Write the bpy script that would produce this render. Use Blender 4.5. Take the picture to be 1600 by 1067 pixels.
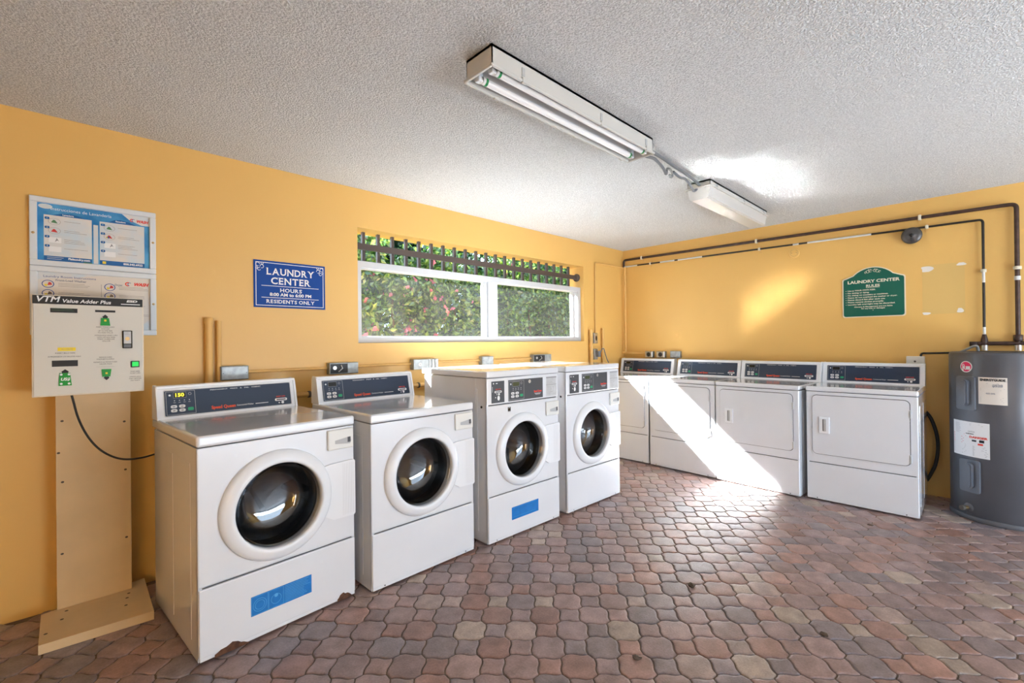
import bpy, bmesh, math, random
from mathutils import Matrix, Vector
random.seed(7)
for o in list(bpy.data.objects): bpy.data.objects.remove(o)
SC = bpy.context.scene
COL = SC.collection
V = Vector
H = 2.4207

# ------------------------------------------------------------ camera
yaw, pit, roll = 0.8018, 0.0029, -0.0109
fw = V((math.cos(yaw)*math.cos(pit), math.sin(yaw)*math.cos(pit), math.sin(pit)))
rt = V((math.sin(yaw), -math.cos(yaw), 0)); up = rt.cross(fw)
R2 = rt*math.cos(roll)+up*math.sin(roll); U2 = -rt*math.sin(roll)+up*math.cos(roll)
cd = bpy.data.cameras.new('camera'); cam = bpy.data.objects.new('camera', cd); COL.objects.link(cam)
cd.sensor_width = 36; cd.lens = 36*720.1/1600; cd.clip_start = .02; cd.clip_end = 200
cam.matrix_world = Matrix(((R2.x, U2.x, -fw.x, -5.0643), (R2.y, U2.y, -fw.y, -3.1983), (R2.z, U2.z, -fw.z, 1.2791), (0, 0, 0, 1)))
SC.camera = cam

# ------------------------------------------------------------ light
SC.view_settings.view_transform = 'Standard'; SC.view_settings.look = 'None'
SC.view_settings.gamma = 1; SC.view_settings.use_curve_mapping = False
SC.view_settings.exposure = 0.0
SC.cycles.sample_clamp_indirect = 0.0; SC.cycles.blur_glossy = 0.0; SC.cycles.caustics_reflective = True
w = bpy.data.worlds.new('sky'); SC.world = w; w.use_nodes = True
nt = w.node_tree; nt.nodes.clear()
bg = nt.nodes.new('ShaderNodeBackground'); out = nt.nodes.new('ShaderNodeOutputWorld')
gr = nt.nodes.new('ShaderNodeTexGradient'); tc = nt.nodes.new('ShaderNodeTexCoord'); mp = nt.nodes.new('ShaderNodeMapping')
mp.inputs['Rotation'].default_value = (0, math.pi/2, 0)
cr = nt.nodes.new('ShaderNodeValToRGB')
cr.color_ramp.elements[0].position = .0; cr.color_ramp.elements[0].color = (.70, .85, 1.0, 1)
cr.color_ramp.elements[1].position = .7; cr.color_ramp.elements[1].color = (.48, .70, 1.0, 1)
sep = nt.nodes.new('ShaderNodeSeparateXYZ')
nt.links.new(tc.outputs['Generated'], sep.inputs[0]); nt.links.new(sep.outputs['Z'], cr.inputs[0])
nt.links.new(cr.outputs[0], bg.inputs[0]); nt.links.new(bg.outputs[0], out.inputs[0])
bg.inputs[1].default_value = 4.2

SUND = V((.63, -1, -.86)).normalized()
sl = bpy.data.lights.new('sun', 'SUN'); sl.energy = 92; sl.angle = math.radians(1.2); sl.color = (1, .98, .97)
so = bpy.data.objects.new('sun', sl); COL.objects.link(so)
so.rotation_euler = SUND.to_track_quat('-Z', 'Y').to_euler(); so.location = (-5, 6, 6)

def area(name, loc, rot, sx, sy, power, color, portal=False):
    l = bpy.data.lights.new(name, 'AREA'); l.shape = 'RECTANGLE'; l.size = sx; l.size_y = sy
    l.energy = power; l.color = color
    if portal: l.cycles.is_portal = True
    o = bpy.data.objects.new(name, l); COL.objects.link(o); o.location = loc; o.rotation_euler = rot
    return o
# sky portals behind the viewpoint, plus an added ceiling fill lamp
area('doorway_daylight', (-2.1, -5.98, 1.15), (math.radians(90), 0, 0), 3.4, 2.2, 1, (1, 1, 1), True)
area('ceiling_fill', (-2.1, -5.85, .35), (math.radians(90+52), 0, 0), 3.4, .6, 115, (.78, .89, 1))  # added fill lamp, tilted up to brighten the ceiling
area('added_side_portal', (-7.48, -4.9, 1.15), (0, math.radians(-90), 0), 2.2, .8, 1, (1, 1, 1), True)  # sky portal for a side opening invented to bring in light

# ------------------------------------------------------------ materials
MATS = {}
def mat(name, col=(.8, .8, .8), rough=.5, metal=0., spec=.5, noise=0., nscale=20., bump=0., bscale=60., coat=0., emit=None, estr=1., col2=None):
    if name in MATS: return MATS[name]
    m = bpy.data.materials.new(name); m.use_nodes = True; nt = m.node_tree
    b = nt.nodes['Principled BSDF']
    b.inputs['Base Color'].default_value = (*col, 1); b.inputs['Roughness'].default_value = rough
    b.inputs['Metallic'].default_value = metal; b.inputs['Specular IOR Level'].default_value = spec
    b.inputs['Coat Weight'].default_value = coat; b.inputs['Coat Roughness'].default_value = .13
    t = nt.nodes.new('ShaderNodeTexCoord')
    if noise or col2:
        n = nt.nodes.new('ShaderNodeTexNoise'); n.inputs['Scale'].default_value = nscale; n.inputs['Detail'].default_value = 5
        nt.links.new(t.outputs['Object'], n.inputs['Vector'])
        mx = nt.nodes.new('ShaderNodeMix'); mx.data_type = 'RGBA'
        rp = nt.nodes.new('ShaderNodeMapRange'); rp.inputs[1].default_value = .35; rp.inputs[2].default_value = .65
        nt.links.new(n.outputs[0], rp.inputs[0]); nt.links.new(rp.outputs[0], mx.inputs[0])
        mx.inputs[6].default_value = (*col, 1)
        mx.inputs[7].default_value = (*(col2 if col2 else tuple(c*(1-noise) for c in col)), 1)
        nt.links.new(mx.outputs[2], b.inputs['Base Color'])
    if bump:
        n2 = nt.nodes.new('ShaderNodeTexNoise'); n2.inputs['Scale'].default_value = bscale; n2.inputs['Detail'].default_value = 4
        nt.links.new(t.outputs['Object'], n2.inputs['Vector'])
        bp = nt.nodes.new('ShaderNodeBump'); bp.inputs['Strength'].default_value = bump; bp.inputs['Distance'].default_value = .004
        nt.links.new(n2.outputs[0], bp.inputs['Height']); nt.links.new(bp.outputs[0], b.inputs['Normal'])
    if emit:
        b.inputs['Emission Color'].default_value = (*emit, 1); b.inputs['Emission Strength'].default_value = estr
    MATS[name] = m; return m
def srgb(r, g, b):
    f = lambda c: (c/255/12.92) if c/255 <= .04045 else ((c/255+.055)/1.055)**2.4
    return (f(r), f(g), f(b))

mat('enamel', (.76, .785, .83), .15, coat=1.0, noise=.03, nscale=3)
mat('ivory_plastic', (.74, .74, .71), .3)
mat('console_white', (.80, .825, .865), .25)
mat('warm_plastic', (.70, .68, .62), .35)
mat('slate', srgb(32, 48, 72), .35)
mat('slate_grey', srgb(66, 70, 76), .4)
mat('black', (.008, .008, .009), .45)
mat('black_gloss', (.01, .01, .012), .15)
mat('rubber', (.015, .015, .016), .6)
mat('seam', (.09, .09, .095), .7)
mat('line_grey', (.45, .46, .47), .5)
mat('print_white', (.82, .83, .84), .5)
mat('print_cream', (.78, .70, .55), .5)
mat('print_grey', (.30, .30, .32), .5)
mat('print_red', srgb(225, 62, 42), .5)
mat('print_orange', srgb(244, 84, 30), .5)
mat('green_button', srgb(30, 160, 110), .4)
mat('button', (.72, .73, .74), .4)
mat('display', (.02, .018, .015), .2)
mat('display_olive', srgb(72, 78, 52), .2)
mat('digits', (.9, .85, .05), .4, emit=(.9, .85, .03), estr=1.0)
mat('sticker_blue', srgb(20, 120, 200), .35, noise=.12, nscale=30)
mat('sticker_line', srgb(90, 170, 225), .4)
mat('sticker_silver', (.56, .58, .60), .4, noise=.1, nscale=40)
mat('steel_drum', (.50, .50, .52), .3, metal=.55)
mat('gasket', (.05, .05, .052), .45)
mat('rust', (.13, .055, .03), .9, noise=.5, nscale=60)
mat('dirt', (.10, .085, .07), .9)
mat('galvanised', (.42, .45, .46), .45, metal=.6, noise=.3, nscale=25)
mat('steel', (.6, .6, .6), .3, metal=1.)
mat('dark_steel', (.12, .12, .12), .4, metal=.8)
mat('brass', (.6, .42, .2), .35, metal=1.)
mat('pipe_brown', (.075, .036, .026), .42, noise=.5, nscale=25)
mat('pipe_black', (.02, .016, .013), .4, noise=.4, nscale=30)
mat('pipe_paint', (.68, .68, .66), .5)
mat('strap', (.72, .66, .52), .5)
YEL = (.76, .46, .15)
mat('yellow_pipe', YEL, .5, noise=.06, nscale=8)
mat('wood_paint', (.70, .52, .30), .5, noise=.1, nscale=5, bump=.15, bscale=30)
mat('vtm_white', (.66, .65, .60), .42)
mat('vtm_edge', (.76, .69, .58), .5)
mat('vtm_green', srgb(10, 150, 50), .35)
mat('vtm_lit', srgb(20, 210, 80), .35, emit=(.03, .7, .12), estr=.5)
mat('yellow_label', srgb(240, 215, 40), .5)
mat('frame_white', (.70, .74, .78), .35)
mat('poster_blue', srgb(8, 112, 178), .3, noise=.35, nscale=7, col2=srgb(85, 165, 215))
mat('poster_deep', srgb(10, 95, 160), .3)
mat('poster_pale', srgb(200, 215, 225), .3, noise=.08, nscale=10, col2=srgb(222, 216, 210))
mat('poster_white', srgb(222, 214, 204), .3)
mat('sketch', srgb(140, 120, 105), .6, noise=.5, nscale=90)
mat('pic_red', srgb(205, 55, 50), .5)
mat('pic_yellow', srgb(230, 205, 60), .5)
mat('pic_green', srgb(80, 130, 90), .5)
mat('pic_blue', srgb(60, 85, 150), .5)
mat('sign_blue', (.001, .055, .30), .5, spec=.25)
mat('sign_green', srgb(4, 92, 76), .35)
mat('fixture', (.58, .575, .55), .4)
mat('reflector', (.78, .78, .78), .25)
mat('tube_glass', (.88, .88, .90), .15)
mat('tube_green', srgb(10, 140, 70), .4)
mat('heater', srgb(94, 96, 102), .32, metal=.25, noise=.12, nscale=4)
mat('heater_cover', srgb(98, 103, 112), .3)
mat('heater_trim', (.10, .10, .11), .5)
mat('bell', (.10, .095, .095), .35, metal=.5)
mat('paint_patch', (.77, .60, .42), .6)
mat('bare_plaster', (.78, .74, .68), .7)
mat('patch_tint', (.70, .46, .15), .45)
mat('bars', (.085, .065, .06), .3)
mat('window_white', (.55, .57, .60), .3)
mat('soil', (.05, .06, .03), .9, noise=.4, nscale=3)
mat('leaf_dry', (.09, .06, .04), .8)
mat('cable_grey', (.17, .18, .20), .5)
mat('concrete', (.45, .43, .40), .8, noise=.2, nscale=4)

def glass_mat(name, haze=0.):
    m = bpy.data.materials.new(name); m.use_nodes = True; nt = m.node_tree; nt.nodes.clear()
    o = nt.nodes.new('ShaderNodeOutputMaterial'); tr = nt.nodes.new('ShaderNodeBsdfTransparent')
    tr.inputs[0].default_value = (.93, .96, .95, 1)
    gl = nt.nodes.new('ShaderNodeBsdfGlossy'); gl.inputs['Roughness'].default_value = .03
    fr = nt.nodes.new('ShaderNodeFresnel'); fr.inputs[0].default_value = 1.45
    mx = nt.nodes.new('ShaderNodeMixShader')
    nt.links.new(fr.outputs[0], mx.inputs[0]); nt.links.new(tr.outputs[0], mx.inputs[1]); nt.links.new(gl.outputs[0], mx.inputs[2])
    last = mx
    if haze:
        df = nt.nodes.new('ShaderNodeBsdfDiffuse'); df.inputs[0].default_value = (.72, .76, .78, 1)
        tl = nt.nodes.new('ShaderNodeBsdfTranslucent'); tl.inputs[0].default_value = (.72, .76, .78, 1)
        ad = nt.nodes.new('ShaderNodeMixShader'); ad.inputs[0].default_value = .35
        nt.links.new(df.outputs[0], ad.inputs[1]); nt.links.new(tl.outputs[0], ad.inputs[2])
        t = nt.nodes.new('ShaderNodeTexCoord'); n = nt.nodes.new('ShaderNodeTexNoise'); n.inputs['Scale'].default_value = 5; n.inputs['Detail'].default_value = 6
        nt.links.new(t.outputs['Object'], n.inputs['Vector'])
        rp = nt.nodes.new('ShaderNodeMapRange'); rp.inputs[1].default_value = .3; rp.inputs[2].default_value = .75
        rp.inputs[3].default_value = haze*.6; rp.inputs[4].default_value = haze*1.6
        nt.links.new(n.outputs[0], rp.inputs[0])
        m2 = nt.nodes.new('ShaderNodeMixShader')
        nt.links.new(rp.outputs[0], m2.inputs[0]); nt.links.new(mx.outputs[0], m2.inputs[1]); nt.links.new(ad.outputs[0], m2.inputs[2]); last = m2
    nt.links.new(last.outputs[0], o.inputs[0]); MATS[name] = m; return m
glass_mat('window_glass', .020); glass_mat('picture_glass')
def bowl_glass():
    m = bpy.data.materials.new('bowl_glass'); m.use_nodes = True; nt = m.node_tree; nt.nodes.clear()
    o = nt.nodes.new('ShaderNodeOutputMaterial')
    tr = nt.nodes.new('ShaderNodeBsdfTransparent'); tr.inputs[0].default_value = (.80, .83, .86, 1)
    gl = nt.nodes.new('ShaderNodeBsdfGlossy'); gl.inputs['Roughness'].default_value = .015
    fr = nt.nodes.new('ShaderNodeFresnel'); fr.inputs[0].default_value = 2.3; g = nt.nodes.new('ShaderNodeMixShader')
    nt.links.new(fr.outputs[0], g.inputs[0]); nt.links.new(tr.outputs[0], g.inputs[1]); nt.links.new(gl.outputs[0], g.inputs[2])
    nt.links.new(g.outputs[0], o.inputs[0]); MATS['bowl_glass'] = m
bowl_glass()
def diffuser_mat():
    m = bpy.data.materials.new('diffuser'); m.use_nodes = True; nt = m.node_tree; b = nt.nodes['Principled BSDF']
    b.inputs['Base Color'].default_value = (.72, .72, .71, 1); b.inputs['Roughness'].default_value = .3
    b.inputs['Transmission Weight'].default_value = .25
    MATS['diffuser'] = m
diffuser_mat()
def leaf_mat(name, c, c2, tr=.55):
    m = bpy.data.materials.new(name); m.use_nodes = True; nt = m.node_tree; nt.nodes.clear()
    o = nt.nodes.new('ShaderNodeOutputMaterial')
    at = nt.nodes.new('ShaderNodeAttribute'); at.attribute_name = 'tint'
    mx = nt.nodes.new('ShaderNodeMix'); mx.data_type = 'RGBA'; mx.inputs[6].default_value = (*c, 1); mx.inputs[7].default_value = (*c2, 1)
    nt.links.new(at.outputs['Fac'], mx.inputs[0])
    d = nt.nodes.new('ShaderNodeBsdfDiffuse'); t = nt.nodes.new('ShaderNodeBsdfTranslucent'); s = nt.nodes.new('ShaderNodeMixShader'); s.inputs[0].default_value = tr
    nt.links.new(mx.outputs[2], d.inputs[0]); nt.links.new(mx.outputs[2], t.inputs[0])
    nt.links.new(d.outputs[0], s.inputs[1]); nt.links.new(t.outputs[0], s.inputs[2])
    g = nt.nodes.new('ShaderNodeBsdfGlossy'); g.inputs['Roughness'].default_value = .35
    s2 = nt.nodes.new('ShaderNodeMixShader'); s2.inputs[0].default_value = .08
    nt.links.new(s.outputs[0], s2.inputs[1]); nt.links.new(g.outputs[0], s2.inputs[2])
    nt.links.new(s2.outputs[0], o.inputs[0]); MATS[name] = m
leaf_mat('leaf', (.012, .065, .008), (.19, .33, .03)); leaf_mat('petal', (.45, .07, .15), (.5, .2, .26), .4)
leaf_mat('leaf_dark', (.006, .035, .014), (.02, .07, .02), .4)
mat('twig', (.08, .05, .03), .9)

def wall_mat():
    m = bpy.data.materials.new('yellow_wall'); m.use_nodes = True; nt = m.node_tree; b = nt.nodes['Principled BSDF']
    t = nt.nodes.new('ShaderNodeTexCoord')
    n = nt.nodes.new('ShaderNodeTexNoise'); n.inputs['Scale'].default_value = 1.3; n.inputs['Detail'].default_value = 5
    nt.links.new(t.outputs['Object'], n.inputs['Vector'])
    mx = nt.nodes.new('ShaderNodeMix'); mx.data_type = 'RGBA'
    mx.inputs[6].default_value = (.79, .49, .15, 1); mx.inputs[7].default_value = (.74, .45, .13, 1)
    nt.links.new(n.outputs[0], mx.inputs[0]); nt.links.new(mx.outputs[2], b.inputs['Base Color'])
    b.inputs['Roughness'].default_value = .42
    n2 = nt.nodes.new('ShaderNodeTexNoise'); n2.inputs['Scale'].default_value = 9; n2.inputs['Detail'].default_value = 7
    nt.links.new(t.outputs['Object'], n2.inputs['Vector'])
    bp = nt.nodes.new('ShaderNodeBump'); bp.inputs['Strength'].default_value = .3; bp.inputs['Distance'].default_value = .008
    nt.links.new(n2.outputs[0], bp.inputs['Height']); nt.links.new(bp.outputs[0], b.inputs['Normal'])
    MATS['wall'] = m
wall_mat()
def ceil_mat():
    m = bpy.data.materials.new('popcorn_ceiling'); m.use_nodes = True; nt = m.node_tree; b = nt.nodes['Principled BSDF']
    b.inputs['Roughness'].default_value = .95; b.inputs['Specular IOR Level'].default_value = .1
    t = nt.nodes.new('ShaderNodeTexCoord')
    n = nt.nodes.new('ShaderNodeTexNoise'); n.inputs['Scale'].default_value = 135; n.inputs['Detail'].default_value = 3; n.inputs['Roughness'].default_value = .6
    v = nt.nodes.new('ShaderNodeTexVoronoi'); v.inputs['Scale'].default_value = 75
    for q in (n, v): nt.links.new(t.outputs['Object'], q.inputs['Vector'])
    r = nt.nodes.new('ShaderNodeMapRange'); r.inputs[1].default_value = .38; r.inputs[2].default_value = .62
    nt.links.new(n.outputs[0], r.inputs[0])
    ad = nt.nodes.new('ShaderNodeMath'); ad.operation = 'SUBTRACT'
    nt.links.new(r.outputs[0], ad.inputs[0]); nt.links.new(v.outputs['Distance'], ad.inputs[1])
    bp = nt.nodes.new('ShaderNodeBump'); bp.inputs['Strength'].default_value = 1.0; bp.inputs['Distance'].default_value = .0045
    nt.links.new(ad.outputs[0], bp.inputs['Height']); nt.links.new(bp.outputs[0], b.inputs['Normal'])
    mx = nt.nodes.new('ShaderNodeMix'); mx.data_type = 'RGBA'
    mx.inputs[6].default_value = (.66, .675, .69, 1); mx.inputs[7].default_value = (.92, .935, .95, 1)
    nt.links.new(r.outputs[0], mx.inputs[0]); nt.links.new(mx.outputs[2], b.inputs['Base Color'])
    MATS['ceiling'] = m
ceil_mat()
def paver_mat():
    m = bpy.data.materials.new('clay_pavers'); m.use_nodes = True; nt = m.node_tree; b = nt.nodes['Principled BSDF']
    at = nt.nodes.new('ShaderNodeAttribute'); at.attribute_name = 'tile'
    t = nt.nodes.new('ShaderNodeTexCoord')
    n = nt.nodes.new('ShaderNodeTexNoise'); n.inputs['Scale'].default_value = 14; n.inputs['Detail'].default_value = 6
    n2 = nt.nodes.new('ShaderNodeTexNoise'); n2.inputs['Scale'].default_value = 120; n2.inputs['Detail'].default_value = 4
    for q in (n, n2): nt.links.new(t.outputs['Object'], q.inputs['Vector'])
    mx = nt.nodes.new('ShaderNodeMix'); mx.data_type = 'RGBA'; mx.blend_type = 'MULTIPLY'; mx.inputs[0].default_value = 1
    rp = nt.nodes.new('ShaderNodeMapRange'); rp.inputs[1].default_value = .3; rp.inputs[2].default_value = .7; rp.inputs[3].default_value = .72; rp.inputs[4].default_value = 1.2
    nt.links.new(n.outputs[0], rp.inputs[0])
    r3 = nt.nodes.new('ShaderNodeMapRange'); r3.inputs[1].default_value = .3; r3.inputs[2].default_value = .7; r3.inputs[3].default_value = .85; r3.inputs[4].default_value = 1.12
    nt.links.new(n2.outputs[0], r3.inputs[0])
    mu = nt.nodes.new('ShaderNodeMath'); mu.operation = 'MULTIPLY'; nt.links.new(rp.outputs[0], mu.inputs[0]); nt.links.new(r3.outputs[0], mu.inputs[1])
    nt.links.new(at.outputs['Color'], mx.inputs[6]); nt.links.new(mu.outputs[0], mx.inputs[7])
    nt.links.new(mx.outputs[2], b.inputs['Base Color'])
    b.inputs['Roughness'].default_value = .36; b.inputs['Specular IOR Level'].default_value = .5
    bp = nt.nodes.new('ShaderNodeBump'); bp.inputs['Strength'].default_value = .35; bp.inputs['Distance'].default_value = .003
    nt.links.new(n2.outputs[0], bp.inputs['Height']); nt.links.new(bp.outputs[0], b.inputs['Normal'])
    MATS['paver'] = m
paver_mat()
mat('joint', (.20, .145, .11), .9, noise=.4, nscale=12)

# ------------------------------------------------------------ mesh builder
class MB:
    def __init__(s): s.v = []; s.f = []; s.mi = []; s.sm = []; s.mats = []; s.cur = 0; s.T = Matrix.Identity(4); s.smooth = False
    def m(s, name):
        if name not in s.mats: s.mats.append(name)
        s.cur = s.mats.index(name); return s
    def add(s, vs, fs, smooth=None):
        if not s.mats: s.m('enamel')
        n = len(s.v); s.v += [tuple(s.T @ V(p)) for p in vs]
        for f in fs: s.f.append([n+i for i in f]); s.mi.append(s.cur); s.sm.append(s.smooth if smooth is None else smooth)
        return s
    def box(s, x0, x1, y0, y1, z0, z1, bev=0., seg=2):
        x0, x1 = min(x0, x1), max(x0, x1); y0, y1 = min(y0, y1), max(y0, y1); z0, z1 = min(z0, z1), max(z0, z1)
        vs = [(x, y, z) for x in (x0, x1) for y in (y0, y1) for z in (z0, z1)]
        fs = [(0, 1, 3, 2), (4, 6, 7, 5), (0, 4, 5, 1), (2, 3, 7, 6), (0, 2, 6, 4), (1, 5, 7, 3)]
        if not bev: return s.add(vs, fs, False)
        bm = bmesh.new(); bv = [bm.verts.new(p) for p in vs]
        for f in fs: bm.faces.new([bv[i] for i in f])
        bmesh.ops.recalc_face_normals(bm, faces=bm.faces)
        bmesh.ops.bevel(bm, geom=bm.edges[:], offset=bev, segments=seg, profile=.5, affect='EDGES')
        bm.verts.index_update(); s.add([tuple(q.co) for q in bm.verts], [[q.index for q in f.verts] for f in bm.faces], False); bm.free(); return s
    def lathe(s, prof, n=32, axis='Z', c=(0, 0, 0), closed=False, smooth=True, a0=0, a1=2*math.pi):
        full = abs(a1-a0-2*math.pi) < 1e-6; k = n if full else n+1; vs = []
        for r, h in prof:
            for i in range(k):
                t = a0+(a1-a0)*i/n; p = (r*math.cos(t), r*math.sin(t), h)
                if axis == 'Y': p = (p[0], h, p[1])
                if axis == 'X': p = (h, p[0], p[1])
                vs.append((p[0]+c[0], p[1]+c[1], p[2]+c[2]))
        fs = []
        for j in range(len(prof)-1):
            for i in range(n):
                i2 = (i+1) % k; fs.append((j*k+i, j*k+i2, (j+1)*k+i2, (j+1)*k+i))
        return s.add(vs, fs, smooth)
    def tube(s, pts, r, n=10, cap=True):
        pts = [V(p) for p in pts]; vs = []; prev = None
        for i, p in enumerate(pts):
            d = (pts[min(i+1, len(pts)-1)]-pts[max(i-1, 0)]).normalized()
            a = prev if prev is not None else (V((0, 0, 1)) if abs(d.z) < .9 else V((1, 0, 0)))
            x = (a-d*a.dot(d)).normalized(); y = d.cross(x); prev = x
            rr = r[i] if isinstance(r, (list, tuple)) else r
            for k in range(n):
                t = 2*math.pi*k/n; vs.append(tuple(p+x*rr*math.cos(t)+y*rr*math.sin(t)))
        fs = [(j*n+i, j*n+(i+1) % n, (j+1)*n+(i+1) % n, (j+1)*n+i) for j in range(len(pts)-1) for i in range(n)]
        s.add(vs, fs, True)
        if cap: s.add([vs[i] for i in range(n)][::-1], [list(range(n))], False); s.add(vs[-n:], [list(range(n))], False)
        return s
    def prism(s, poly, d0, d1, plane='XZ'):
        def q(a, b, d): return (a, d, b) if plane == 'XZ' else ((d, a, b) if plane == 'YZ' else (a, b, d))
        n = len(poly); vs = [q(a, b, d0) for a, b in poly]+[q(a, b, d1) for a, b in poly]
        fs = [list(range(n))[::-1], list(range(n, 2*n))]+[(i, (i+1) % n, n+(i+1) % n, n+i) for i in range(n)]
        return s.add(vs, fs, False)
    # flat printing on the plane facing -Y (x right, z up)
    def rect(s, x0, x1, z0, z1, y): return s.add([(x0, y, z0), (x1, y, z0), (x1, y, z1), (x0, y, z1)], [(0, 1, 2, 3)], False)
    def poly(s, pts, y): return s.add([(a, y, b) for a, b in pts], [list(range(len(pts)))], False)
    def outline(s, x0, x1, z0, z1, y, t):
        s.rect(x0, x1, z0, z0+t, y); s.rect(x0, x1, z1-t, z1, y); s.rect(x0, x0+t, z0+t, z1-t, y); s.rect(x1-t, x1, z0+t, z1-t, y); return s
    def disc(s, x, z, r, y, n=20, rz=None): 
        rz = rz or r; return s.poly([(x+r*math.cos(2*math.pi*i/n), z+rz*math.sin(2*math.pi*i/n)) for i in range(n)], y)
    def ring(s, x, z, r, t, y, n=24, a0=0, a1=2*math.pi, rz=None):
        k = (rz or r)/r; pts = []
        for i in range(n+1):
            a = a0+(a1-a0)*i/n; c, d = math.cos(a), math.sin(a)
            pts += [(x+r*c, y, z+r*k*d), (x+(r-t)*c, y, z+(r-t)*k*d)]
        return s.add(pts, [(2*i, 2*i+2, 2*i+3, 2*i+1) for i in range(n)], False)
    def text(s, txt, x, z, size, y, align='C', width=None, bold=0., shear=0.):
        cu = bpy.data.curves.new('t', 'FONT'); cu.body = txt; cu.size = size; cu.offset = bold*size; cu.shear = shear
        cu.align_x = {'C': 'CENTER', 'L': 'LEFT', 'R': 'RIGHT'}[align]; cu.align_y = 'CENTER'; cu.resolution_u = 3
        ob = bpy.data.objects.new('t', cu); me = bpy.data.meshes.new_from_object(ob)
        vs = [q.co.copy() for q in me.vertices]
        if vs:
            xs = [q.x for q in vs]; k = 1
            if width: k = width/max(1e-6, max(xs)-min(xs))
            s.add([(x+q.x*k, y, z+q.y) for q in vs], [list(p.vertices) for p in me.polygons], False)
        bpy.data.objects.remove(ob); bpy.data.meshes.remove(me); bpy.data.curves.remove(cu); return s
    def serif_text(s, txt, x, z, h, y, width, bold=0.):
        SR = {'L': 'abk', 'A': 'bd', 'U': 'ac', 'N': 'abc', 'D': 'ab', 'R': 'abd', 'Y': 'acm', 'C': 'j', 'E': 'abkj', 'T': 'mJj', 'H': 'abcd', 'O': '', 'S': 'j', 'I': 'ab', 'P': 'ab', 'M': 'abcd'}
        gl = []; X = 0
        for ch in txt:
            if ch == ' ': X += h*.35; continue
            t = MB(); t.m('print_white'); t.text(ch, 0, 0, h*1.4, 0, 'L', bold=bold)
            xs = [v[0] for v in t.v]; zs = [v[2] for v in t.v]; a, b_ = min(xs), max(xs); lo, hi = min(zs), max(zs)
            gl.append((ch, t, X, a, b_, lo, hi)); X += (b_-a)+h*.17
        X -= h*.17; k = width/X; t0 = x-width/2
        for ch, t, gx, a, b_, lo, hi in gl:
            kz = h/(hi-lo); f = lambda px: t0+(gx+px-a)*k; w_ = b_-a; zb = z-h/2; zt = z+h/2; e = h*.055; q = h*.11
            s.add([(f(v[0]), y, zb+(v[2]-lo)*kz) for v in t.v], t.f, False)
            st = h*.075
            for c in SR.get(ch, ''):
                if c in 'ab': zz = zt-e if c == 'a' else zb; xx = f(a)+st*.5; s.rect(xx-q, xx+q, zz, zz+e, y-.0002)
                if c in 'cd': zz = zt-e if c == 'c' else zb; xx = f(b_)-st*.5; s.rect(xx-q, xx+q, zz, zz+e, y-.0002)
                if c == 'm': xx = f((a+b_)/2); s.rect(xx-q, xx+q, zb, zb+e, y-.0002)
                if c == 'k': s.rect(f(b_)-e, f(b_), zb, zb+h*.22, y-.0002)
                if c == 'j': s.rect(f(b_)-e, f(b_), zt-h*.24, zt, y-.0002)
                if c == 'J': s.rect(f(a), f(a)+e, zt-h*.24, zt, y-.0002)
        return s
    def lines(s, x0, x1, ztop, n, dz, th, y, rnd=.4):
        for i in range(n): s.rect(x0, x1-(x1-x0)*rnd*random.random(), ztop-i*dz-th, ztop-i*dz, y)
        return s
    def build(s, name, parent=None, loc=None, rz=0.):
        me = bpy.data.meshes.new(name); me.from_pydata(s.v, [], s.f); 
        for q in s.mats: me.materials.append(MATS[q])
        me.polygons.foreach_set('material_index', s.mi); me.polygons.foreach_set('use_smooth', s.sm); me.update()
        o = bpy.data.objects.new(name, me); COL.objects.link(o)
        if parent: o.parent = parent
        if loc: o.location = loc
        if rz: o.rotation_euler = (0, 0, rz)
        return o
def mb(m=None):
    b = MB()
    if m: b.m(m)
    return b
def tag(o, label=None, cat=None, group=None, kind=None):
    if label: o['label'] = label
    if cat: o['category'] = cat
    if group: o['group'] = group
    if kind: o['kind'] = kind
    return o
def thing(name, label, cat, loc=(0, 0, 0), rz=0., group=None):
    o = bpy.data.objects.new(name, None); COL.objects.link(o); o.location = loc; o.rotation_euler = (0, 0, rz); o.empty_display_size = .1
    return tag(o, label, cat, group)
def struct(o, label=None): o['kind'] = 'structure'; return o
def rrect(x0, x1, z0, z1, r, n=5):
    p = []
    for cx, cz, a in ((x1-r, z1-r, 0), (x0+r, z1-r, 90), (x0+r, z0+r, 180), (x1-r, z0+r, 270)):
        for i in range(n+1): t = math.radians(a+90*i/n); p.append((cx+r*math.cos(t), cz+r*math.sin(t)))
    return p
def rring(b, x0, x1, z0, z1, r, t, y, n=5):
    o = rrect(x0, x1, z0, z1, r, n); i = rrect(x0+t, x1-t, z0+t, z1-t, max(r-t, .0005), n); k = len(o)
    b.add([(a, y, c) for a, c in o]+[(a, y, c) for a, c in i], [(j, (j+1) % k, k+(j+1) % k, k+j) for j in range(k)], False)
RW = -math.pi/2     # facing the room from the right-hand wall

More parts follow.
